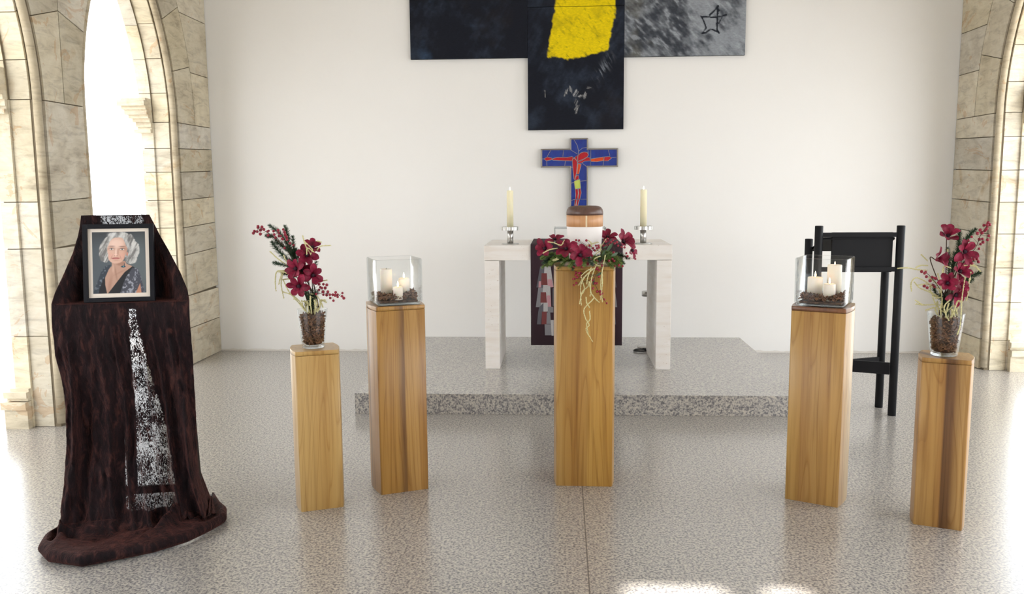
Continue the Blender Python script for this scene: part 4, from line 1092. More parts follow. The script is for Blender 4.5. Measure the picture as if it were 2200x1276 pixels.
right = dict(seed=7,
 blossoms=[((465, 190), (-0.15, -0.8, 0.8), 0.040, 0.0, 0.75, 0.2), ((605, 325), (0.15, -1, 0.35), 0.044, -0.02, 0.6, 0.7), ((375, 390), (0.75, -0.7, 0.25), 0.041, -0.01, 0.75, 0.5), ((462, 590), (-0.4, -1, 0.2), 0.036, -0.045, 0.7, 0.1), ((565, 495), (0.3, -1, 0.55), 0.038, 0.0, 0.6, 0.9), ((525, 690), (0.25, -1, -0.1), 0.038, -0.03, 0.6, 0.3), ((560, 620), (0.35, -1, 0.1), 0.034, -0.01, 0.6, 0.6)],
 fir=[([(500, 500), (545, 340), (560, 230), (562, 140)], 0.05, 0.016), ([(520, 420), (590, 260), (640, 190), (700, 130)], 0.06, 0.016), ([(480, 600), (470, 420), (460, 285)], 0.03, 0.014), ([(500, 500), (510, 400), (530, 330)], 0.04, 0.018), ([(560, 640), (650, 540), (740, 500)], 0.04, 0.016), ([(560, 660), (620, 590), (680, 560)], 0.03, 0.014), ([(450, 740), (370, 690), (340, 610)], 0.02, 0.015), ([(470, 830), (440, 760), (450, 690)], 0.0, 0.014), ([(500, 820), (480, 760), (490, 700)], 0.02, 0.016), ([(540, 480), (600, 420), (700, 380)], 0.06, 0.015)],
 berries=[([(560, 520), (620, 380), (700, 290), (745, 180), (810, 85)], 0.0, [(810, 73), (822, 90), (773, 95), (800, 92), (805, 97), (741, 136), (718, 164), (757, 160), (797, 125), (783, 140), (790, 133), (668, 194), (641, 226), (815, 185), (805, 220), (760, 212), (734, 214), (766, 240), (745, 257), (732, 296), (715, 384), (727, 408), (684, 385), (660, 395), (670, 420), (652, 410), (690, 365), (640, 222)]),
  ([(430, 700), (370, 600), (300, 520), (260, 495)], 0.0, [(265, 507), (281, 535), (240, 492), (274, 497), (262, 615), (287, 630), (312, 570), (350, 547), (337, 610), (350, 625), (360, 550), (330, 540)])],
 amaranth=[([(35, 465), (120, 460), (200, 475), (290, 480)], 0), ([(190, 460), (230, 440), (290, 440)], 0), ([(153, 660), (150, 590), (190, 545), (260, 570), (330, 620)], 0), ([(175, 580), (220, 630), (290, 660), (380, 700)], 0), ([(200, 610), (300, 600), (380, 640)], 0), ([(185, 737), (250, 775), (330, 775), (420, 780)], 0), ([(190, 768), (260, 780)], 0), ([(300, 540), (370, 600), (400, 700), (430, 840)], 0), ([(380, 510), (400, 600), (410, 700), (420, 800)], -0.01), ([(430, 470), (420, 600), (400, 680)], 0.01), ([(330, 700), (370, 790), (430, 840)], 0), ([(480, 735), (435, 790), (450, 870), (475, 910)], -0.05), ([(580, 690), (560, 770), (530, 850)], 0), ([(545, 1030), (570, 950), (580, 800), (590, 680), (612, 540)], -0.085), ([(640, 440), (700, 450), (745, 490)], -0.01), ([(600, 440), (690, 435), (720, 470)], 0), ([(660, 500), (640, 600), (630, 700), (620, 740)], -0.02), ([(450, 840), (500, 790), (550, 780)], 0), ([(465, 300), (455, 430)], 0), ([(490, 460), (430, 450), (415, 520)], -0.03), ([(620, 520), (655, 545), (640, 600)], -0.01), ([(300, 650), (350, 690), (410, 730)], 0.01), ([(310, 600), (330, 690), (400, 720)], 0.01), ([(235, 345), (290, 400)], 0.02)])
arrangement('crimson magnolias, fir and berries in the right vase with pale strands trailing to the left', VR, 1920, 460, 3.925, right, 'flower arrangements in the glass vases')

# ---- wreath round the urn
WO = (0.122, 4.468, 1.1505)
wr = thing('flower_wreath', 'wreath of fir, crimson magnolias and berries lying round the urn, pale strands hanging down', 'wreath', WO)
Wq = lambda p, Y: at(1130 + p[0] / 3.989, 420 + p[1] / 3.989, Y)
r = random.Random(77)
for k in range(46):
    a = 2 * PI * k / 46 + r.uniform(-0.06, 0.06)
    c0 = Vector((WO[0] + 0.115 * math.cos(a), WO[1] + 0.115 * math.sin(a), WO[2] + 0.022))
    ta = Vector((-math.sin(a), math.cos(a), 0)) * r.choice((-1, 1))
    out_ = Vector((math.cos(a), math.sin(a), 0))
    e = c0 + out_ * r.uniform(0.075, 0.115) + ta * r.uniform(0.02, 0.07) + Vector((0, 0, r.uniform(-0.040, 0.012)))
    m = c0.lerp(e, 0.5) + Vector((0, 0, 0.018 + r.uniform(0, 0.012)))
    fir(wr, WO, [c0, m, e], 0.021, 2600, 300 + k, M_needle2 if k % 3 else M_needle, 0.002)
blossom(wr, WO, Wq((462, 512), 4.285), (0.35, -1, 0.35), 0.047, 901, 6, 0.4, 0.2)
blossom(wr, WO, Wq((345, 460), 4.33), (-0.1, -0.8, 0.75), 0.046, 902, 6, 0.3, 0.5)
blossom(wr, WO, Wq((165, 455), 4.36), (-0.6, -1, 0.35), 0.043, 903, 6, 0.6, 0.1)
blossom(wr, WO, Wq((250, 378), 4.44), (-0.2, -0.5, 1), 0.038, 904, 6, 0.3, 0.3)
blossom(wr, WO, Wq((830, 395), 4.42), (0.6, -0.7, 0.55), 0.046, 905, 6, 0.6, 0.6)
blossom(wr, WO, Wq((700, 360), 4.50), (0.0, -0.6, 0.8), 0.040, 906, 6, 0.4, 0.3)
blossom(wr, WO, Wq((905, 470), 4.44), (0.9, -0.5, 0.2), 0.036, 907, 5, 0.6, 0.2)
bl = [(518, 385), (455, 385), (430, 383), (518, 445), (533, 465), (545, 430), (600, 430), (620, 430), (608, 452), (575, 452), (590, 470), (625, 445), (565, 515), (555, 550), (520, 565), (485, 560), (530, 590), (520, 540), (445, 597), (409, 612), (480, 612), (605, 560), (625, 565), (640, 570), (600, 590), (590, 570), (650, 560)]
br = [(710, 560), (750, 487), (740, 545), (755, 562), (760, 604), (797, 597), (828, 606), (937, 543), (685, 395), (690, 430), (730, 400), (745, 385), (665, 430), (760, 410), (780, 400), (700, 370), (715, 420), (790, 430), (820, 440), (845, 445), (860, 495), (870, 520)]
bd = [(430, 660), (455, 665), (468, 665), (425, 683), (440, 700), (465, 690), (405, 715), (420, 712), (432, 750), (411, 768), (610, 625), (600, 628), (650, 600), (625, 640), (570, 725), (590, 752), (608, 752), (575, 795), (610, 822), (635, 822), (640, 845), (655, 840), (672, 890), (692, 922), (625, 695)]
berries(wr, WO, [Wq(p, 4.31) for p in ((640, 480), (580, 470), (530, 540), (450, 590))], [Wq(p, 4.29 + r.uniform(-0.01, 0.02)) for p in bl], 1, 0.0064)
berries(wr, WO, [Wq(p, 4.36) for p in ((660, 470), (730, 420), (790, 520), (860, 520))], [Wq(p, 4.34 + r.uniform(-0.01, 0.02)) for p in br], 2, 0.0064)
berries(wr, WO, [Wq((660, 500), 4.31), Wq((660, 600), 4.285), Wq((590, 700), 4.285), (Wq((610, 800), 4.29)), Wq((680, 910), 4.29)], [Wq(p, 4.288 + r.uniform(-0.006, 0.006)) for p in bd], 3, 0.0064)
for i, (pts, Y) in enumerate([([(635, 420), (640, 470), (600, 500)], 4.30), ([(490, 480), (520, 430), (580, 410), (620, 400)], 4.33), ([(230, 555), (270, 535)], 4.31), ([(145, 495), (200, 465), (265, 452)], 4.30), ([(190, 398), (240, 405), (300, 425), (330, 380)], 4.31), ([(650, 600), (655, 740), (648, 830), (655, 910)], 4.29),
   ([(680, 510), (645, 700), (638, 890)], 4.29), ([(635, 520), (585, 545), (600, 590), (640, 605)], 4.28), ([(600, 600), (570, 680), (555, 760), (550, 860)], 4.285), ([(590, 620), (520, 680), (470, 770), (475, 940)], 4.28), ([(540, 660), (490, 710), (450, 770)], 4.285), ([(460, 930), (480, 830), (530, 780), (540, 740)], 4.29),
   ([(540, 735), (560, 840), (580, 880), (500, 970), (510, 1050), (540, 1110), (515, 1150), (570, 1250)], 4.285), ([(545, 990), (548, 1060), (520, 1100), (530, 1170)], 4.29), ([(560, 840), (590, 880), (628, 916)], 4.29), ([(515, 870), (520, 920), (545, 960)], 4.29), ([(590, 625), (530, 640), (470, 690)], 4.28), ([(535, 385), (560, 410), (560, 440)], 4.35), ([(600, 480), (640, 440), (690, 370)], 4.36), ([(470, 690), (500, 800), (470, 860)], 4.29), ([(560, 620), (530, 700), (520, 760)], 4.28), ([(280, 545), (240, 558)], 4.30)]):
    amaranth(wr, WO, [Wq(p, Y + r.uniform(-0.003, 0.003)) for p in pts], 500 + i, 0.0032)
for i, (p, q) in enumerate([((690, 480), (745, 405)), ((600, 690), (655, 655)), ((575, 770), (580, 720)), ((680, 460), (650, 520)), ((730, 520), (790, 490)), ((660, 450), (700, 430))]):
    a, b = Wq(p, 4.285), Wq(q, 4.30 if i != 4 else 4.32); mb = MB(); d = b - a; s = Vector((-d.z, 0, d.x)).normalized() * d.length * 0.15
    o_ = Vector(WO)
    P = []
    for j in range(7):
        f = j / 6; w = math.sin(PI * min(1, f * 0.95 + 0.03)); c = a.lerp(b, f) + Vector((0, -0.006 * math.sin(f * PI), 0)) - o_
        P += [c - s * w, c + Vector((0, 0.003, 0)), c + s * w]
    mb.grid(P, 2, 6); mb.build('leaf', M_leaf, wr, recalc=False)

# ================================================================== BLACK LECTERN
lc = thing('lectern', 'black wooden lectern of round posts and boards standing at the right by the wall', 'lectern', (1.96, 5.89, 0))
LO = Vector((1.96, 5.89, 0))
for (x, y, h) in ((1.705, 5.79, 1.282), (2.235, 5.79, 1.282), (1.705, 6.01, 1.183), (2.228, 6.01, 1.183)):
    mb = MB(); r_ = 0.0265
    mb.lathe([(0, 0), (r_ - 0.002, 0), (r_, 0.002), (r_, h - 0.003), (r_ - 0.003, h), (0, h)], (x - LO.x, y - LO.y, 0), 28); mb.build('post', M_black, lc)
mb = MB(); mb.box((1.97 - LO.x, 5.79 - LO.y, 1.222), (0.50, 0.020, 0.030)); mb.build('upper_rail', M_blackrail, lc, bevel=0.002)
mb = MB(); mb.box((1.97 - LO.x, 5.79 - LO.y, 0.993), (0.50, 0.020, 0.030)); mb.build('lower_rail', M_blackrail, lc, bevel=0.002)
mb = MB(); mb.box((1.995 - LO.x, 5.812 - LO.y, 1.105), (0.395, 0.018, 0.265)); mb.build('front_board', M_blackrail, lc, bevel=0.002)
mb = MB(); mb.box((1.966 - LO.x, 5.925 - LO.y, 1.150), (0.475, 0.26, 0.016), mat=Matrix.Rotation(0.38, 3, 'X').inverted()); mb.build('desk_board', M_blackrail, lc, bevel=0.002)
for a, b in (((2.21, 5.80), (1.72, 6.00)), ((2.21, 6.00), (1.72, 5.80))):
    A_, B_ = Vector((a[0], a[1], 0)), Vector((b[0], b[1], 0)); d = B_ - A_; m = (A_ + B_) / 2
    mb = MB(); mb.box((m.x - LO.x, m.y - LO.y, 0.32 if a[1] < 5.9 else 0.3201), (d.length, 0.018, 0.082), mat=Matrix.Rotation(math.atan2(d.y, d.x), 3, 'Z')); mb.build('stretcher', M_blackrail, lc, bevel=0.002)

# ================================================================== EASEL, VELVET, PORTRAIT
EA = math.radians(13); EO = Vector((-1.945, 3.68, 0))
ex = Vector((math.cos(EA), math.sin(EA), 0)); ey = Vector((-math.sin(EA), math.cos(EA), 0))
def E2W(s, t, z): return EO + ex * s + ey * t + Vector((0, 0, z))
def px_s(x, y, t):
    """s and z on the plane t = const of the easel seen at pixel x, y"""
    d = ray(x, y); o_ = Vector((0, 0, H)) - EO
    k = (t - o_.dot(ey)) / d.dot(ey); p = o_ + d * k
    return p.dot(ex), p.z
ease = thing('display_easel', 'dark wooden easel hidden under the brown velvet drape', 'easel', EO, EA)
M_easel = plain('dark_easel_wood', lin(40, 28, 24), 0.6)
for s in (-0.21, 0.235):
    mb = MB(); mb.tube([(s * 1.12, 0.09, 0.0), (s * 0.95, 0.14, 0.9), (s * 0.45 - 0.045, 0.212, 1.40)], 0.014, 8); mb.build('leg', M_easel, ease)
mb = MB(); mb.tube([(-0.12, 0.36, 0.0), (-0.07, 0.185, 1.36)], 0.014, 8); mb.build('rear_leg', M_easel, ease)
mb = MB(); mb.box((-0.0, 0.080, 1.030), (0.45, 0.12, 0.02)); mb.build('shelf', M_easel, ease, bevel=0.002)
mb = MB(); mb.box((0.01, 0.062, 0.165), (0.44, 0.02, 0.035)); mb.build('lower_rail', M_easel, ease, bevel=0.002)
mb = MB(); mb.box((-0.045, 0.205, 1.36), (0.27, 0.016, 0.03)); mb.build('top_rail', M_easel, ease, bevel=0.002)

# outline of the drape at heights, read as real widths on the drape's front plane
def srow(y, xl, xr, t):
    sl, zl = px_s(xl, y, t); sr, zr = px_s(xr, y, t); return (zl + zr) / 2, sl, sr
ZSH = 1.052
low = []          # rows from shelf to floor: z, s_left, s_right, t_front
for y, xl, xr, t in ((651, 110, 406, 0.0), (700, 111, 409, -0.004), (760, 119, 414, -0.008), (800, 130, 416, -0.012), (850, 140, 419, -0.016), (900, 143, 421, -0.02), (950, 144, 423, -0.025), (1000, 140, 424, -0.03), (1040, 137, 427, -0.04), (1080, 133, 437, -0.05), (1110, 131, 444, -0.065)):
    z, a, b = srow(y, xl, xr, t); low.append((z, a, b, t))
low[0] = (ZSH,) + low[0][1:]
upr = []
for y, xl, xr, te in ((462, 174, 321, 0.175), (485, 171, 333, 0.168), (507, 167, 344, 0.155), (542, 156, 364, 0.12), (589, 135, 388, 0.07), (625, 118, 403, 0.03), (648, 110, 407, 0.005)):
    sl, zl = px_s(xl, y, te); sr, zr = px_s(xr, y, te); upr.append(((zl + zr) / 2, sl, sr, te))
def interp(tab, z):
    tab = sorted(tab); 
    if z <= tab[0][0]: return tab[0][1:]
    for a, b in zip(tab[:-1], tab[1:]):
        if z <= b[0]:
            f = (z - a[0]) / (b[0] - a[0] + 1e-9); return tuple(p + (q - p) * f for p, q in zip(a[1:], b[1:]))
    return tab[-1][1:]
# hem on the floor in easel coordinates
def w2e(p): q = p - EO; return q.dot(ex), q.dot(ey)
def floor_pt(x, y):
    d = ray(x, y); return Vector((0, 0, H)) + d * (-H / d.z)
hem = [w2e(floor_pt(*p)) for p in ((112, 1168), (97, 1190), (112, 1208), (180, 1218), (260, 1202), (330, 1188), (400, 1166), (450, 1142), (475, 1128), (478, 1112), (466, 1100))]
def poly_at(pts, u):
    L_ = [0]
    for a, b in zip(pts[:-1], pts[1:]): L_.append(L_[-1] + math.hypot(b[0] - a[0], b[1] - a[1]))
    d = u * L_[-1]
    for i in range(len(pts) - 1):
        if d <= L_[i + 1] or i == len(pts) - 2:
            f = (d - L_[i]) / (L_[i + 1] - L_[i] + 1e-9); return tuple(p + (q - p) * f for p, q in zip(pts[i], pts[i + 1]))
NU = 150; US = 16       # US columns of wrap-round on each side
ridges = [  # (u at shelf, u at floor, width, amplitude)
 (0.80, 1.02, 0.030, 0.026), (0.70, 0.86, 0.024, 0.022), (0.60, 0.76, 0.022, 0.018), (0.88, 1.0, 0.02, 0.02), (0.06, 0.10, 0.02, 0.020), (0.13, 0.03, 0.022, 0.022),
 (0.30, 0.36, 0.025, 0.010), (0.42, 0.50, 0.018, 0.014), (0.50, 0.63, 0.018, 0.014), (0.22, 0.20, 0.02, 0.010)]
rows = []; key = []
def fold(u, z):
    h = max(0.0, (ZSH - z)) / ZSH; d = 0.0
    for ua, ub, w, am in ridges:
        c = ua + (ub - ua) * h ** 0.9; ww = w * (0.7 + 0.6 * h)
        d += am * min(1.0, 0.15 + 1.4 * h) * math.exp(-((u - c) / ww) ** 2)
    d += 0.010 * h * math.sin(u * 21 + 2.5 * h) + 0.004 * mnoise.noise(Vector((u * 9, z * 4, 3)))
    d += 0.006 * mnoise.noise(Vector((u * 26 + z * 9, z * 16 - u * 10, 7))) + 0.003 * mnoise.noise(Vector((u * 60 + z * 30, z * 50 - u * 20, 1)))
    return d * 1.6
def add_row(fn, k):
    for i in range(NU + 1):
        rows.append(fn(i))
    key.append(k)
def plan(i, sl, sr, tf, back=0.24, inset=0.03):
    """plan position of column i for a row; sides wrap back round the easel"""
    if i < US:
        f = 1 - i / US; a = f * PI / 2
        return sl + 0.02 * (1 - math.cos(min(1, f * 3) * PI / 2)) * 0 + inset * f, tf + back * f, None
    if i > NU - US:
        f = (i - (NU - US)) / US
        return sr - inset * f, tf + back * f, None
    u = (i - US) / (NU - 2 * US); return sl + (sr - sl) * u, tf, u
# 1. upper part from top rail down to the ledge
nup = 46
for j in range(nup + 1):
    f = j / nup; z = upr[0][0] + (ZSH + 0.004 - upr[0][0]) * f
    sl, sr, te = interp(upr, z)
    tc_ = 0.192 - 0.11 * f * 0 - (0.045 * f)
    def fn(i, z=z, sl=sl, sr=sr, te=te, f=f, tc_=tc_):
        s, t, u = plan(i, sl, sr, te, 0.05, 0.05)
        zz = z
        if u is not None:
            # inner part lies on the leaning board, edges come forward to the ledge corners
            e = min(u, 1 - u) / 0.27; m = smooth(np.float64(e), 0, 1)
            t = te + (tc_ - te) * float(m)
            t -= 0.010 * f * math.exp(-((u - 0.10) / 0.03) ** 2) + 0.012 * f * math.exp(-((u - 0.9) / 0.025) ** 2) + 0.007 * f * math.exp(-((u - 0.83) / 0.02) ** 2) + 0.006 * f * math.exp(-((u - 0.17) / 0.02) ** 2)
            t -= 0.004 * mnoise.noise(Vector((u * 20, z * 14, 5)))
        return E2W(s, t, zz)
    add_row(fn, ('u', z))
# 2. ledge from the board forward to the front edge
for j in range(1, 6):
    f = j / 5; sl, sr, te = low[0][1], low[0][2], 0.0
    def fn(i, f=f, sl=sl, sr=sr):
        s, t, u = plan(i, sl, sr, 0.0, 0.05 + 0.03 * f, 0.05 - 0.02 * f); zz = ZSH
        if u is not None:
            e = min(u, 1 - u) / 0.27; m = float(smooth(np.float64(e), 0, 1)); t = (0.147 * m) * (1 - f)
            zz = ZSH - 0.003 * f ** 2
        return E2W(s, t, zz)
    add_row(fn, ('l', f))
# 3. front fall
nlo = 92
zlow = low[-1][0]
for j in range(1, nlo + 1):
    f = j / nlo; z = ZSH - 0.003 + (zlow - ZSH) * f
    sl, sr, tf = interp(low, z)
    def fn(i, z=z, sl=sl, sr=sr, tf=tf, f=f):
        s, t, u = plan(i, sl, sr, tf, 0.12 + 0.10 * f, 0.02 + 0.03 * math.sin(f * PI))
        if u is not None: t -= (fold(u, z) + 0.0) * min(1, f * 5)
        else:
            t += 0.008 * math.sin(i * 1.3) * f
            s += (0.006 * math.sin(i * 0.9 + z * 3)) * f
            ub = 0.0 if i < US else 1.0; t -= fold(ub, z) * min(1, f * 5) * (1 - (abs(i - (US if i < US else NU - US)) / US))
        return E2W(s, t, z)
    add_row(fn, ('f', z))
# 4. puddle: flows out to the hem and rolls under
sl, sr, tf = low[-1][1:]
npd = 22
for j in range(1, npd + 1):
    f = j / npd
    def fn(i, f=f):
        s0, t0, u0 = plan(i, sl, sr, tf, 0.22, 0.02)
        ub = (i - US) / (NU - 2 * US); ubc = min(1, max(0, ub)); t0 -= fold(ubc, zlow) * (1 if 0 <= ub <= 1 else max(0, 1 - abs(ub - ubc) * 8))
        uu = min(1, max(0, (i - US * 0.4) / (NU - US * 0.8))); hs, ht = poly_at(hem, uu)
        if i < US * 0.4 or i > NU - US * 0.4:
            g_ = (US * 0.4 - i if i < NU / 2 else i - (NU - US * 0.4)) / (US * 0.4)
            ht += 0.12 * g_; hs += 0.04 * g_ * (1 if i < NU / 2 else -1)
        k = f / 0.72
        if k <= 1:
            e = k ** 1.7; s = s0 + (hs - s0) * e; t = t0 + (ht - t0) * e
            zz = zlow * (1 - k) ** 1.35 + 0.058 * k ** 1.6 + 0.026 * math.sin(k * PI * 2.0 + uu * 5) * k * (1 - k) * 3
            zz += 0.016 * k * math.sin(uu * 23 + k * 5) * (1 - k * 0.7) + 0.022 * math.sin(k * PI) * mnoise.noise(Vector((uu * 9 - k * 3, k * 7, 6))) + 0.010 * k * mnoise.noise(Vector((uu * 14, k * 5, 2)))
            zz += 0.055 * math.exp(-((uu - (0.93 - 0.45 * k)) / 0.035) ** 2) * math.sin(k * PI) + 0.035 * math.exp(-((uu - (0.86 - 0.30 * k)) / 0.03) ** 2) * math.sin(k * PI)
            zz += 0.030 * math.exp(-((uu - (0.06 + 0.10 * k)) / 0.03) ** 2) * math.sin(k * PI)
        else:
            a = (k - 1) / (1 / 0.72 - 1) * PI * 0.9
            dx, dt = hs - 0.0, ht + 0.10; n_ = math.hypot(dx * 0.4, dt) or 1
            s = hs + 0.028 * math.sin(a) * dx * 0.4 / n_; t = ht + 0.028 * math.sin(a) * dt / n_; zz = 0.031 + 0.027 * math.cos(a)
        return E2W(s, t, max(0.004, zz))
    add_row(fn, ('p', f))
nrow = len(key)
me = bpy.data.meshes.new('velvet_drape')
faces = [(j * (NU + 1) + i, j * (NU + 1) + i + 1, (j + 1) * (NU + 1) + i + 1, (j + 1) * (NU + 1) + i) for j in range(nrow - 1) for i in range(NU)]
me.from_pydata([tuple(p - EO) for p in rows], [], faces)
me.polygons.foreach_set('use_smooth', [True] * len(me.polygons))
# the places where the velvet pile is thin, given on the drape's own width and height
thin_px = [([(274, 662), (289, 662), (292, 690), (277, 690)], -0.02), ([(273, 692), (292, 692), (303, 735), (330, 830), (352, 900), (372, 985), (382, 1040), (299, 1046), (296, 1000), (288, 860), (280, 760)], -0.03),
  ([(266, 935), (274, 935), (279, 1046), (269, 1048)], -0.04), ([(268, 1064), (382, 1054), (384, 1085), (372, 1105), (352, 1135), (320, 1152), (285, 1140), (272, 1110)], -0.06), ([(212, 463), (310, 463), (306, 474), (296, 486), (215, 486)], 0.17)]
thin_poly = [[px_s(p[0], p[1], t) for p in poly] for poly, t in thin_px]
def inside(poly, s, z):
    c = False; n = len(poly)
    for i in range(n):
        (x1_, y1_), (x2_, y2_) = poly[i], poly[(i + 1) % n]
        if (y1_ > z) != (y2_ > z) and s < (x2_ - x1_) * (z - y1_) / (y2_ - y1_) + x1_: c = not c
    return c
at_ = me.attributes.new('thin', 'FLOAT', 'POINT'); vals = []
for idx, p in enumerate(rows):
    s_, t_ = w2e(p); v = 0.0; i_ = idx % (NU + 1)
    if US <= i_ <= NU - US and (p.z > 0.12):
        for kk, poly in enumerate(thin_poly):
            if inside(poly, s_, p.z): v = 1.0 if kk < 3 else (0.6 if kk == 3 else 0.35)
    vals.append(v)
at_.data.foreach_set('value', vals)
def mat_velvet():
    t = NT('brown_velvet'); v = t.coord()
    cr = t.noise(t.coord((1, 1, 0.30), (0, 0.45, 0.2)), 34, 6, 0.66, 0.5)
    cr2 = t.noise(t.coord((1, 1, 0.3), (0, -0.3, 0)), 70, 4, 0.6, 0.8)
    c = t.ramp(cr, [(0.38, lin(18, 9, 12)), (0.54, lin(32, 17, 19)), (0.70, lin(74, 44, 39))])
    t.set(Base_Color=c, Roughness=0.75)
    t.b.inputs['Sheen Weight'].default_value = 0.55; t.b.inputs['Sheen Roughness'].default_value = 0.3
    t.b.inputs['Sheen Tint'].default_value = rgba(lin(148, 88, 76)); t.b.inputs['Specular IOR Level'].default_value = 0.15
    t.bump(t.math('ADD', cr, t.math('MULTIPLY', cr2, 0.4)), 0.9, 0.02)
    at2 = t.node('ShaderNodeAttribute', attribute_name='thin')
    ns = t.noise(t.coord((1, 1, 0.6), (0, 0.5, 0)), 190, 4, 0.7, 0.8)
    big = t.noise(v, 14, 3, 0.6)
    th = t.math('GREATER_THAN', t.math('ADD', t.math('MULTIPLY', ns, 1.0), t.math('MULTIPLY', t.math('SUBTRACT', big, 0.5), 0.5)), 0.53)
    fac = t.math('MULTIPLY', t.math('MULTIPLY', th, at2.outputs['Fac']), 0.29)
    tr = t.node('ShaderNodeBsdfTransparent'); mx = t.node('ShaderNodeMixShader')
    t.link(fac, mx.inputs[0]); t.link(t.b.outputs[0], mx.inputs[1]); t.link(tr.outputs[0], mx.inputs[2]); t.link(mx.outputs[0], t.out.inputs[0])
    return t.m
me.materials.append(mat_velvet()); me.update()
vd = bpy.data.objects.new('velvet_drape', me); C.objects.link(vd); vd.location = EO
tag(vd, 'dark brown crushed velvet cloth draped over the easel and pooling on the floor', 'drape')

# ---- framed portrait on the ledge
def portrait(U, V):
    X = U * 655 + 215 + 50 * V; Y = V * 838 + 240           # drawing units of the print
    def el(cx, cy, rx, ry, soft=0.12, rot=0.0):
        a = math.radians(rot); dx, dy_ = X - cx, Y - cy; x_ = dx * math.cos(a) + dy_ * math.sin(a); y_ = -dx * math.sin(a) + dy_ * math.cos(a)
        return smooth(1 - np.hypot(x_ / rx, y_ / ry), -soft, soft)
    def pg(pts, soft=7.0):
        ins = np.zeros(X.shape, bool); d = np.full(X.shape, 1e9); n = len(pts)
        for i in range(n):
            (xa_, ya_), (xb_, yb_2) = pts[i], pts[(i + 1) % n]
            cond = ((ya_ > Y) != (yb_2 > Y)) & (X < (xb_ - xa_) * (Y - ya_) / (yb_2 - ya_ + 1e-9) + xa_); ins ^= cond
            tt = np.clip(((X - xa_) * (xb_ - xa_) + (Y - ya_) * (yb_2 - ya_)) / ((xb_ - xa_) ** 2 + (yb_2 - ya_) ** 2 + 1e-9), 0, 1)
            d = np.minimum(d, np.hypot(X - xa_ - tt * (xb_ - xa_), Y - ya_ - tt * (yb_2 - ya_)))
        return smooth(np.where(ins, d, -d), -soft, soft)
    c = np.ones(X.shape + (3,)) * L(78, 86, 92)
    c = mixc(c, L(52, 54, 58), smooth(Y, 520, 240) * 0.8); c = mixc(c, L(104, 112, 112), el(780, 700, 260, 360, 0.6) * 0.5)
    # hair behind
    hs = fbm(X * 0.05 + 0.02 * Y, Y * 0.008, 5, 3); hs2 = fbm(X * 0.02, Y * 0.02, 8, 3)
    hair = mixc(np.ones(X.shape + (3,)) * L(112, 110, 108), L(196, 194, 190), smooth(hs * 0.7 + hs2 * 0.3, 0.32, 0.68))
    edge = (fbm(X * 0.03, Y * 0.03, 15, 3) - 0.5) * 0.28
    def hel(cx, cy, rx, ry, rot=0):
        a = math.radians(rot); dx, dy_ = X - cx, Y - cy; x_ = dx * math.cos(a) + dy_ * math.sin(a); y_ = -dx * math.sin(a) + dy_ * math.cos(a)
        return smooth(1 - np.hypot(x_ / rx, y_ / ry) + edge, -0.08, 0.08)
    hm = np.maximum.reduce([hel(385, 500, 75, 150), hel(715, 500, 95, 150), hel(715, 610, 75, 70), hel(555, 330, 140, 92), hel(655, 380, 100, 110), hel(440, 380, 75, 90), hel(395, 600, 52, 55)])
    c = mixc(c, hair, hm)
    # clothes
    gp = mixc(np.ones(X.shape + (3,)) * L(66, 68, 78), L(150, 152, 162), smooth(fbm(X * 0.035, Y * 0.03, 22, 4), 0.5, 0.7))
    gl_ = mixc(np.ones(X.shape + (3,)) * L(48, 56, 66), L(112, 122, 132), smooth(fbm(X * 0.04, Y * 0.03, 25, 4), 0.5, 0.72))
    skin = np.ones(X.shape + (3,)) * L(196, 156, 136)
    c = mixc(c, skin * 0.85, pg([(475, 640), (640, 640), (660, 680), (735, 715), (560, 960), (440, 1100), (405, 1050), (395, 880), (430, 760), (478, 705)], 6))
    c = mixc(c, L(150, 108, 90), pg([(500, 650), (640, 650), (625, 700), (560, 700)], 16) * 0.7)
    c = mixc(c, L(214, 176, 156), el(500, 735, 16, 60, 0.6) * 0.5); c = mixc(c, L(140, 98, 80), el(530, 800, 10, 120, 0.9, -12) * 0.45)
    c = mixc(c, L(150, 106, 88), el(465, 960, 20, 110, 0.9, 8) * 0.5)
    c = mixc(c, L(150, 104, 86), el(590, 790, 70, 10, 0.9, -28) * 0.35)
    c = mixc(c, gl_, pg([(400, 705), (470, 685), (440, 760), (395, 880), (335, 1090), (255, 1100), (300, 950), (350, 780)], 6))
    c = mixc(c, L(20, 22, 28), pg([(400, 850), (408, 960), (440, 1100), (318, 1100), (340, 1010), (375, 900)], 5))
    c = mixc(c, L(20, 22, 28), pg([(735, 712), (640, 790), (545, 930), (445, 1078), (440, 1100), (620, 1100), (680, 900), (770, 740)], 5))
    c = mixc(c, gp, pg([(735, 735), (800, 745), (845, 860), (880, 1000), (905, 1100), (590, 1100), (620, 980), (660, 860)], 7))
    c = mixc(c, L(186, 130, 104), pg([(838, 950), (862, 1090), (785, 1090)], 6))
    # face
    face = mixc(np.ones(X.shape + (3,)) * L(206, 166, 146), L(232, 200, 184), smooth(X, 640, 430) * 0.2 + el(530, 400, 90, 60, 0.6) * 0.7)
    face = mixc(face, L(170, 122, 102), smooth(X, 590, 665) * 0.55)
    fm = np.maximum(el(536, 470, 124, 160, 0.06), el(530, 575, 102, 98, 0.07)); c = mixc(c, face, fm)
    c = mixc(c, L(220, 158, 142), (el(455, 560, 34, 40, 0.8) + el(600, 570, 38, 42, 0.8)) * 0.4 * fm)
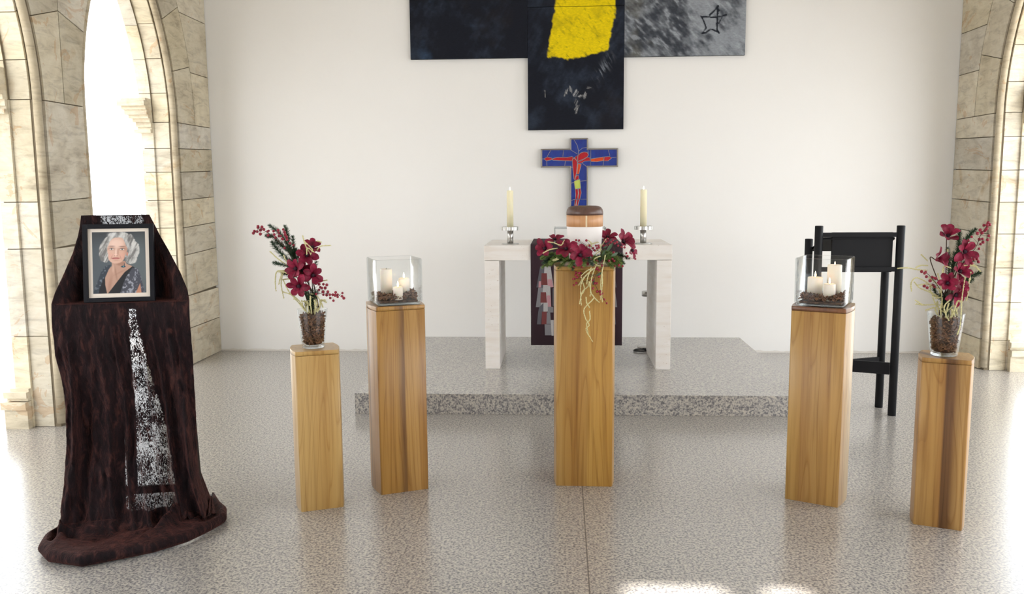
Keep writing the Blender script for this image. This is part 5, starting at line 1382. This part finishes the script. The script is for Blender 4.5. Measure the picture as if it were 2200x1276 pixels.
    for cx, cy, w in ((466, 474, 30), (597, 480, 30)):
        c = mixc(c, L(150, 104, 88), el(cx, cy - 6, w + 12, 22, 0.7) * 0.6)
        c = mixc(c, L(222, 214, 208), el(cx, cy, w - 5, 8.5, 0.25)); c = mixc(c, L(84, 104, 108), el(cx, cy, 10, 9, 0.3)); c = mixc(c, L(24, 22, 24), el(cx, cy, 4.5, 4.5, 0.4))
        c = mixc(c, L(84, 54, 46), el(cx, cy - 10, w - 1, 4, 0.5) * 0.9); c = mixc(c, L(120, 88, 76), el(cx, cy - 40, w + 9, 7, 0.6) * 0.8)
    c = mixc(c, L(240, 214, 200), el(521, 520, 9, 50, 0.6) * 0.6); c = mixc(c, L(150, 98, 82), el(548, 520, 9, 46, 0.7) * 0.45)
    c = mixc(c, L(236, 200, 184), el(520, 552, 18, 12, 0.5) * 0.6); c = mixc(c, L(126, 72, 62), el(508, 566, 7, 4, 0.5) * 0.8); c = mixc(c, L(126, 72, 62), el(536, 567, 8, 4, 0.5) * 0.8)
    c = mixc(c, L(178, 104, 98), el(522, 602, 50, 13, 0.25)); c = mixc(c, L(112, 60, 58), el(522, 599, 50, 2.8, 0.5)); c = mixc(c, L(214, 150, 140), el(522, 608, 26, 4, 0.5) * 0.7)
    c = mixc(c, L(164, 114, 96), el(470, 585, 5, 30, 0.8, 18) * 0.5); c = mixc(c, L(160, 108, 90), el(582, 590, 5, 32, 0.8, -20) * 0.5)
    c = mixc(c, L(160, 112, 94), el(528, 632, 36, 5, 0.8) * 0.4); c = mixc(c, L(190, 134, 116), el(662, 545, 12, 26, 0.4))
    # hair in front
    hf = np.maximum.reduce([hel(668, 400, 34, 120, -26), hel(722, 480, 52, 110), hel(412, 390, 22, 80, 16), hel(545, 280, 130, 36), hel(384, 480, 26, 110)])
    c = mixc(c, hair * 1.08, hf)
    c = mixc(c, L(224, 224, 222), el(655, 400, 18, 100, 0.8, -24) * 0.45); c = mixc(c, L(214, 214, 214), el(470, 280, 50, 30, 0.8) * 0.5)
    c = mixc(c, L(36, 62, 76), np.maximum(el(620, 716, 30, 14, 0.3), el(632, 690, 5, 22, 0.4))); c = mixc(c, L(90, 176, 190), el(622, 712, 7, 6, 0.4))
    return c
t_ = NT('photo_print'); vc_ = t_.node('ShaderNodeVertexColor', layer_name='Col')
gr_ = t_.noise(t_.coord(), 300, 2); t_.set(Base_Color=t_.mix(0.08, vc_.outputs[0], t_.ramp(gr_, [(0.3, (0.7, 0.7, 0.7)), (0.7, (1.2, 1.2, 1.2))]), 'MULTIPLY'), Roughness=0.35)
M_photo = t_.m
FW_, FH_ = 0.299, 0.350
pf = thing('portrait_frame', 'black framed photograph of a grey-haired woman in a dark dress, leaning on the velvet ledge', 'picture frame', E2W(-0.028, 0.035, ZSH + 0.001))
pf.rotation_euler = (math.radians(-9), 0, EA + math.radians(1))
M_fr = plain('black_picture_frame', lin(18, 18, 24), 0.5, var=0.2, Specular_IOR_Level=0.2)
mb = MB(); bw, dp = 0.0195, 0.022
for x_ in (-1, 1): mb.box((x_ * (FW_ - bw) / 2, dp / 2, FH_ / 2), (bw, dp, FH_))
for z_ in (bw / 2, FH_ - bw / 2): mb.box((0, dp / 2, z_), (FW_ - 2 * bw, dp, bw))
mb.build('frame', M_fr, pf, bevel=0.0012)
mb = MB(); mb.box((0, 0.014, FH_ / 2), (FW_ - 2 * bw, 0.004, FH_ - 2 * bw)); mb.build('mat_board', plain('cream_mat', lin(228, 216, 202), 0.8, var=0.03), pf)
pw, ph = FW_ - 2 * bw - 0.036, FH_ - 2 * bw - 0.034
po = vcol_grid('photo_print', pw, ph, 190, 236, portrait, pf, M_photo, 0.0004)
po.location = (-pw / 2, 0.0112, (FH_ - ph) / 2 + 0.002)
